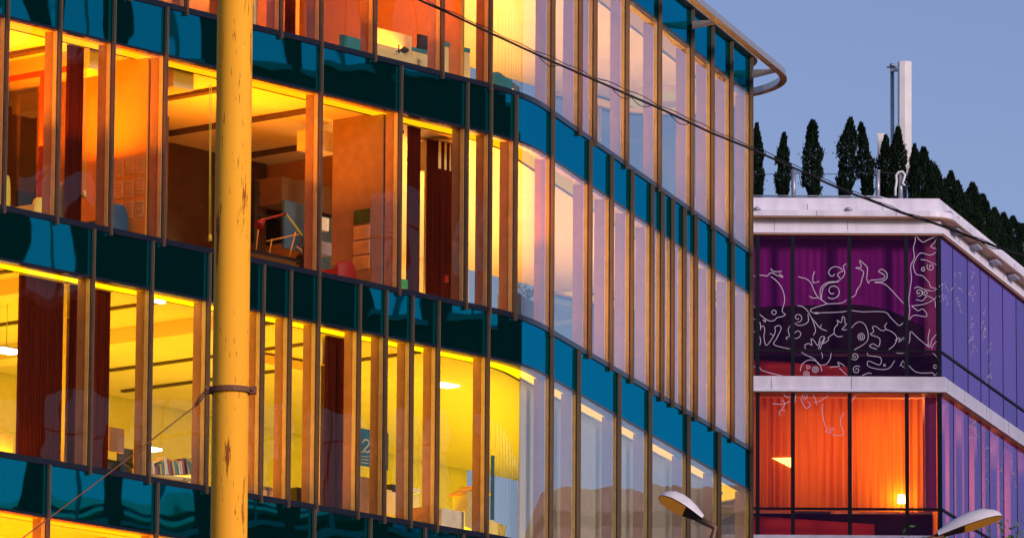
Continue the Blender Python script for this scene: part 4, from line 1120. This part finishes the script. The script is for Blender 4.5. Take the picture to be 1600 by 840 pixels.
mb = MB(); rows = []
for dz, r in ((-.022, .158), (-.022, .176), (.022, .176), (.022, .158)):
    rows.append([c + Vector((math.cos(2 * math.pi * j / n) * r, math.sin(2 * math.pi * j / n) * r, dz)) for j in range(n)])
mb.grid(rows, 'cable_rust', False, True); mb.build('collar', cl)
for sgn in (1, -1):
    mb = MB(); e = c + Vector((.185 * sgn, -.03, 0)); mb.box(e, (.03, 0, 0), (0, .03, 0), (0, 0, .03), 'cable_rust'); mb.tube([e + Vector((0, -.05, 0)), e + Vector((0, .05, 0))], .012, 'cable_rust', 6); mb.build('bolt', cl)
mb = MB(); a = c + Vector((-.2, -.03, -.01)); b = at(306, 633, YM - .05); mb.tube([a, a.lerp(b, .5) + UP * .004, b], [.012, .02, .012], 'cable_rust', 8)
e = at(35, 840, YM - 1.5); mb.tube([b, b.lerp(e, .5) - UP * .01, e, b + (e - b) * 2.2], .0055, 'cable_rust', 6)
tag(mb.build('guy_wire'), 'thin rusty guy wire running down left from the mast collar', 'wire')

cab = [(560, -32), (650, -2), (700, 20), (760, 49), (810, 72), (860, 95), (922, 122), (972, 144), (1032, 170), (1110, 207), (1170, 231), (1244, 264), (1319, 298), (1363, 314), (1408, 332), (1468, 351.5), (1512, 368), (1542, 380), (1599, 401), (1680, 432)]
YC = 58
mb = MB(); mb.tube([at(x, y, YC) for x, y in cab], .0108, 'cable_black', 8)
# thin companion strand wound loosely round it
pts = []
rnd = random.Random(4)
for i in range(len(cab) - 1):
    for j in range(6):
        t = j / 6; x = cab[i][0] * (1 - t) + cab[i + 1][0] * t; y = cab[i][1] * (1 - t) + cab[i + 1][1] * t
        k = x / 55.0; sag = max(0, 1 - abs(x - 1000) / 460)
        pts.append(at(x, y - 2.2 - 5.5 * sag * (.4 + .6 * abs(math.sin(k * 1.5))) + 1.2 * math.sin(x * .13), YC - .02))
mb.tube(pts, .0042, 'cable_black', 5)
for x0 in (840, 955, 985, 1045, 1230, 1480, 1530):
    y0 = None
    for (xa, ya), (xb, yb) in zip(cab[:-1], cab[1:]):
        if xa <= x0 < xb:
            f = lambda x: ya + (x - xa) * (yb - ya) / (xb - xa)
            mb.tube([at(x0 + dx, f(x0 + dx) + 9 * math.sin(dx / 34 * math.pi) * (.5 if x0 > 1200 else 1), YC + .02) for dx in range(0, 35, 4)], .0040, 'cable_black', 5)
tag(mb.build('overhead_cable'), 'twisted black overhead cable sagging across the facade to the right', 'cable')

emis('lamp_lens', (.55, .20, .03), .35)
def street_lamp(tip, tail, width, Y, armto, label, lensmat='lamp_lens', tilt=0):
    """cobra head: tip = far end, tail = end on the arm (pixels)"""
    a = at(*tip, Y); b = at(*tail, Y + .0); L = (b - a).length; ax = (b - a).normalized()
    sidev = Vector((0, 1, 0)); upv = ax.cross(sidev).normalized()
    if upv.z < 0: upv = -upv
    sidev = (sidev * math.cos(tilt) + upv * math.sin(tilt)).normalized(); upv = ax.cross(sidev).normalized()
    if upv.z < 0: upv = -upv
    root = thing('street_lamp', (b.x, b.y, 0), label, 'street lamp')
    prof = [(0, .02, .02), (.03, .45, .35), (.10, .75, .62), (.25, .98, .92), (.42, 1.0, 1.0), (.6, .92, .92), (.78, .70, .74), (.92, .50, .52), (1, .42, .40)]
    up_rows, lo = [], []
    for t, wd, ht in prof:
        c = a + ax * L * t
        up_rows.append([c + sidev * (width * wd * math.cos(th)) + upv * (width * .85 * ht * math.sin(th)) for th in [math.pi * j / 14 for j in range(15)]])
    mb = MB(); mb.grid(up_rows, 'lamp_white'); mb.build('hood', root)
    mb = MB()
    low = [[c2 for c2 in (r[0], r[0].lerp(r[-1], .5) - upv * width * .06, r[-1])] for r in up_rows]
    mb.grid(low[5:], 'lamp_brown'); mb.grid([[p for p in (r[0], r[-1])] for r in up_rows], 'lamp_brown', False); mb.build('underside', root)
    mb = MB(); rows = []
    for t, wd, ht in prof[1:6]:
        c = a + ax * L * t
        rows.append([c + sidev * (width * wd * .88 * math.cos(th)) - upv * (width * .16 * ht * math.sin(th) + .004) for th in [math.pi * j / 10 for j in range(11)]])
    mb.grid(rows, lensmat); mb.build('lens', root)
    mb = MB(); c = at(*armto, Y); e = Vector((c.x + (c.x - b.x) * .6, c.y, c.z - 1.2)); pb_ = Vector((e.x, e.y, 0))
    mb.tube([b - ax * .05, b + ax * .15, c, c.lerp(e, .5) , e, Vector((e.x, e.y, e.z - 1)), pb_], [.035, .03, .035, .045, .06, .07, .11], 'lamp_brown', 12); mb.build('arm_and_pole', root)
    return root
street_lamp((1029, 776), (1096, 812), .16, 62, (1112, 845), 'white street lamp head before the receding glass facade', tilt=R(-13))
street_lamp((1567, 806), (1466, 838), .165, 62, (1440, 846), 'white street lamp head at the lower right before the purple building', tilt=R(-6))

# leafy trees just reaching into the frame
def leafy(px, py, Y, rad, label, seed):
    rnd = random.Random(seed); top = at(px, py, Y); root = thing('street_tree', (top.x, Y, 0), label, 'tree', )
    c = top - UP * rad
    mb = MB(); mb.tube([Vector((c.x, c.y, 0)), Vector((c.x + .1, c.y, c.z * .5)), c], [.16, .12, .04], 'bark', 10)
    for i in range(9):
        a = i * 2.4; e = c + Vector((math.cos(a), math.sin(a), rnd.uniform(-.2, .8))) * rad * .8; mb.tube([c - UP * rad * rnd.uniform(.3, 1.2), e], [.035, .008], 'bark', 6)
    mb.build('trunk', root)
    mb = MB(); cl = [c + Vector((rnd.gauss(0, 1), rnd.gauss(0, 1), rnd.gauss(0, 1))).normalized() * rad * rnd.uniform(.3, .85) for _ in range(60)]
    for i in range(9000):
        q = rnd.choice(cl) + Vector((rnd.gauss(0, 1), rnd.gauss(0, 1), rnd.gauss(0, 1))) * rad * .13
        u = Vector((rnd.uniform(-1, 1), rnd.uniform(-1, 1), rnd.uniform(-1, 1))).normalized() * rnd.uniform(.03, .055); v = u.cross(Vector((rnd.uniform(-1, 1), rnd.uniform(-1, 1), .3))).normalized() * u.length * .55
        mb.poly([q - u, q + v, q + u, q - v], 'leaf_bright')
    mb.build('crown', root)
leafy(1602, 818, 90, 1.5, 'leafy green tree top at the lower right corner', 5)
leafy(1452, 838, 90, .9, 'tip of a leafy tree just below the right street lamp', 9)

# ================================================================== BUILDINGS ACROSS THE STREET (seen mirrored in the glass)
def street_house(name, org, dirv, L, H, depth, label, wall, storey=3.4, wmat='glass_opposite', bay=2.6, ww=1.5, wh=1.9, zlow=8, bands=None):
    """facade from org along dirv, body behind it (to the right of dirv)"""
    nrm = Vector((dirv.y, -dirv.x)); root = thing(name, (org.x, org.y, 0), label, 'building')
    mb = MB(); q = [org, org + dirv * L, org + dirv * L + nrm * depth, org + nrm * depth]; mb.prism(q, 0, H, wall); mb.build('wall', root)
    mb = MB(); q = [org - nrm * .5 - dirv * .5, org + dirv * (L + .5) - nrm * .5, org + dirv * (L + .5) + nrm * depth, org + nrm * depth - dirv * .5]
    mb.prism(q, H - .5, H - .1, 'stone_trim' if wall == 'stone_wall' else wall); mb.prism(q, H + .003, H + .5, wall); mb.build('cornice', root)
    if wall == 'stone_wall':
        for zz in (H - 1.3, H - 2.1):
            mb = MB(); q = [org - nrm * .3, org + dirv * L - nrm * .3, org + dirv * L - nrm * .003, org - nrm * .003]; mb.prism(q, zz, zz + .25, 'stone_trim'); mb.build('string_course', root)
        mb = MB(); a_, b_ = org, org + dirv * L; mb.tube([(a_.x, a_.y, H + 1.5), (b_.x, b_.y, H + 1.5)], .12, 'stone_trim', 6)
        for i in range(0, int(L), 3):
            p_ = org + dirv * i; mb.tube([(p_.x, p_.y, H + .4), (p_.x, p_.y, H + 1.5)], .07, 'stone_trim', 6)
        mb.build('roof_railing', root)
    wm = None
    k = 0
    rows_z = bands or []
    if not bands:
        z = H - storey + .4
        while z > zlow: rows_z.append(z); z -= storey
    for z in rows_z:
        u0, u1 = 1.2, L - 2
        if isinstance(z, tuple): z, u0, u1 = z
        u = u0
        while u < u1:
            c = org + dirv * (u + ww / 2) - nrm * .04
            if wm is None:
                mb = MB(); mb.box((0, 0, wh / 2), Vector((dirv.x, dirv.y, 0)) * ww / 2, Vector((nrm.x, nrm.y, 0)) * .03, UP * wh / 2, wmat)
                o = mb.build('window', root, Vector((0, 0, 0))); wm = o.data
                o.location = Vector((c.x, c.y, z)) - WLOC[root.name]
                fm = MB(); fm.box((0, 0, -.08), Vector((dirv.x, dirv.y, 0)) * (ww / 2 + .12), Vector((nrm.x, nrm.y, 0)) * .12, UP * .06, 'stone_trim'); f = fm.build('sill', o, Vector((0, 0, 0))); f.location = (0, 0, 0); fmd = f.data
                fm = MB(); fm.box((0, 0, wh / 2), Vector((dirv.x, dirv.y, 0)) * .04, Vector((nrm.x, nrm.y, 0)) * .06, UP * wh / 2, 'stone_wall'); fm.box((0, 0, wh * .68), Vector((dirv.x, dirv.y, 0)) * ww / 2, Vector((nrm.x, nrm.y, 0)) * .05, UP * .03, 'stone_wall'); f = fm.build('glazing_bar', o, Vector((0, 0, 0))); f.location = (0, 0, 0); bmd = f.data
            else:
                o = bpy.data.objects.new('window', wm); COL.objects.link(o); o.parent = root; o.location = Vector((c.x, c.y, z)) - WLOC[root.name]
                for nm_, md_ in (('sill', fmd), ('glazing_bar', bmd)):
                    f = bpy.data.objects.new(nm_, md_); COL.objects.link(f); f.parent = o
            u += bay; k += 1
    return root
# opposite the left facade, heading parallel to the street
street_house('street_house', Vector((36, 78)), Vector((math.sin(R(4)), math.cos(R(4)))), 50, 36.5, 14, 'dark house with rows of tall windows facing the glass facade across the street', 'dark_facade', bay=1.9, ww=1.25, wh=2.7, bands=(31.1, (25.7, 12, 20.6), (25.7, 27.2, 32), 20.9))
street_house('stone_house', Vector((28, 172)), Vector((math.sin(R(112)), math.cos(R(112)))), 40, 24.9, 14, 'pale brown stone house with a deep cornice farther along the street', 'stone_wall', zlow=8)
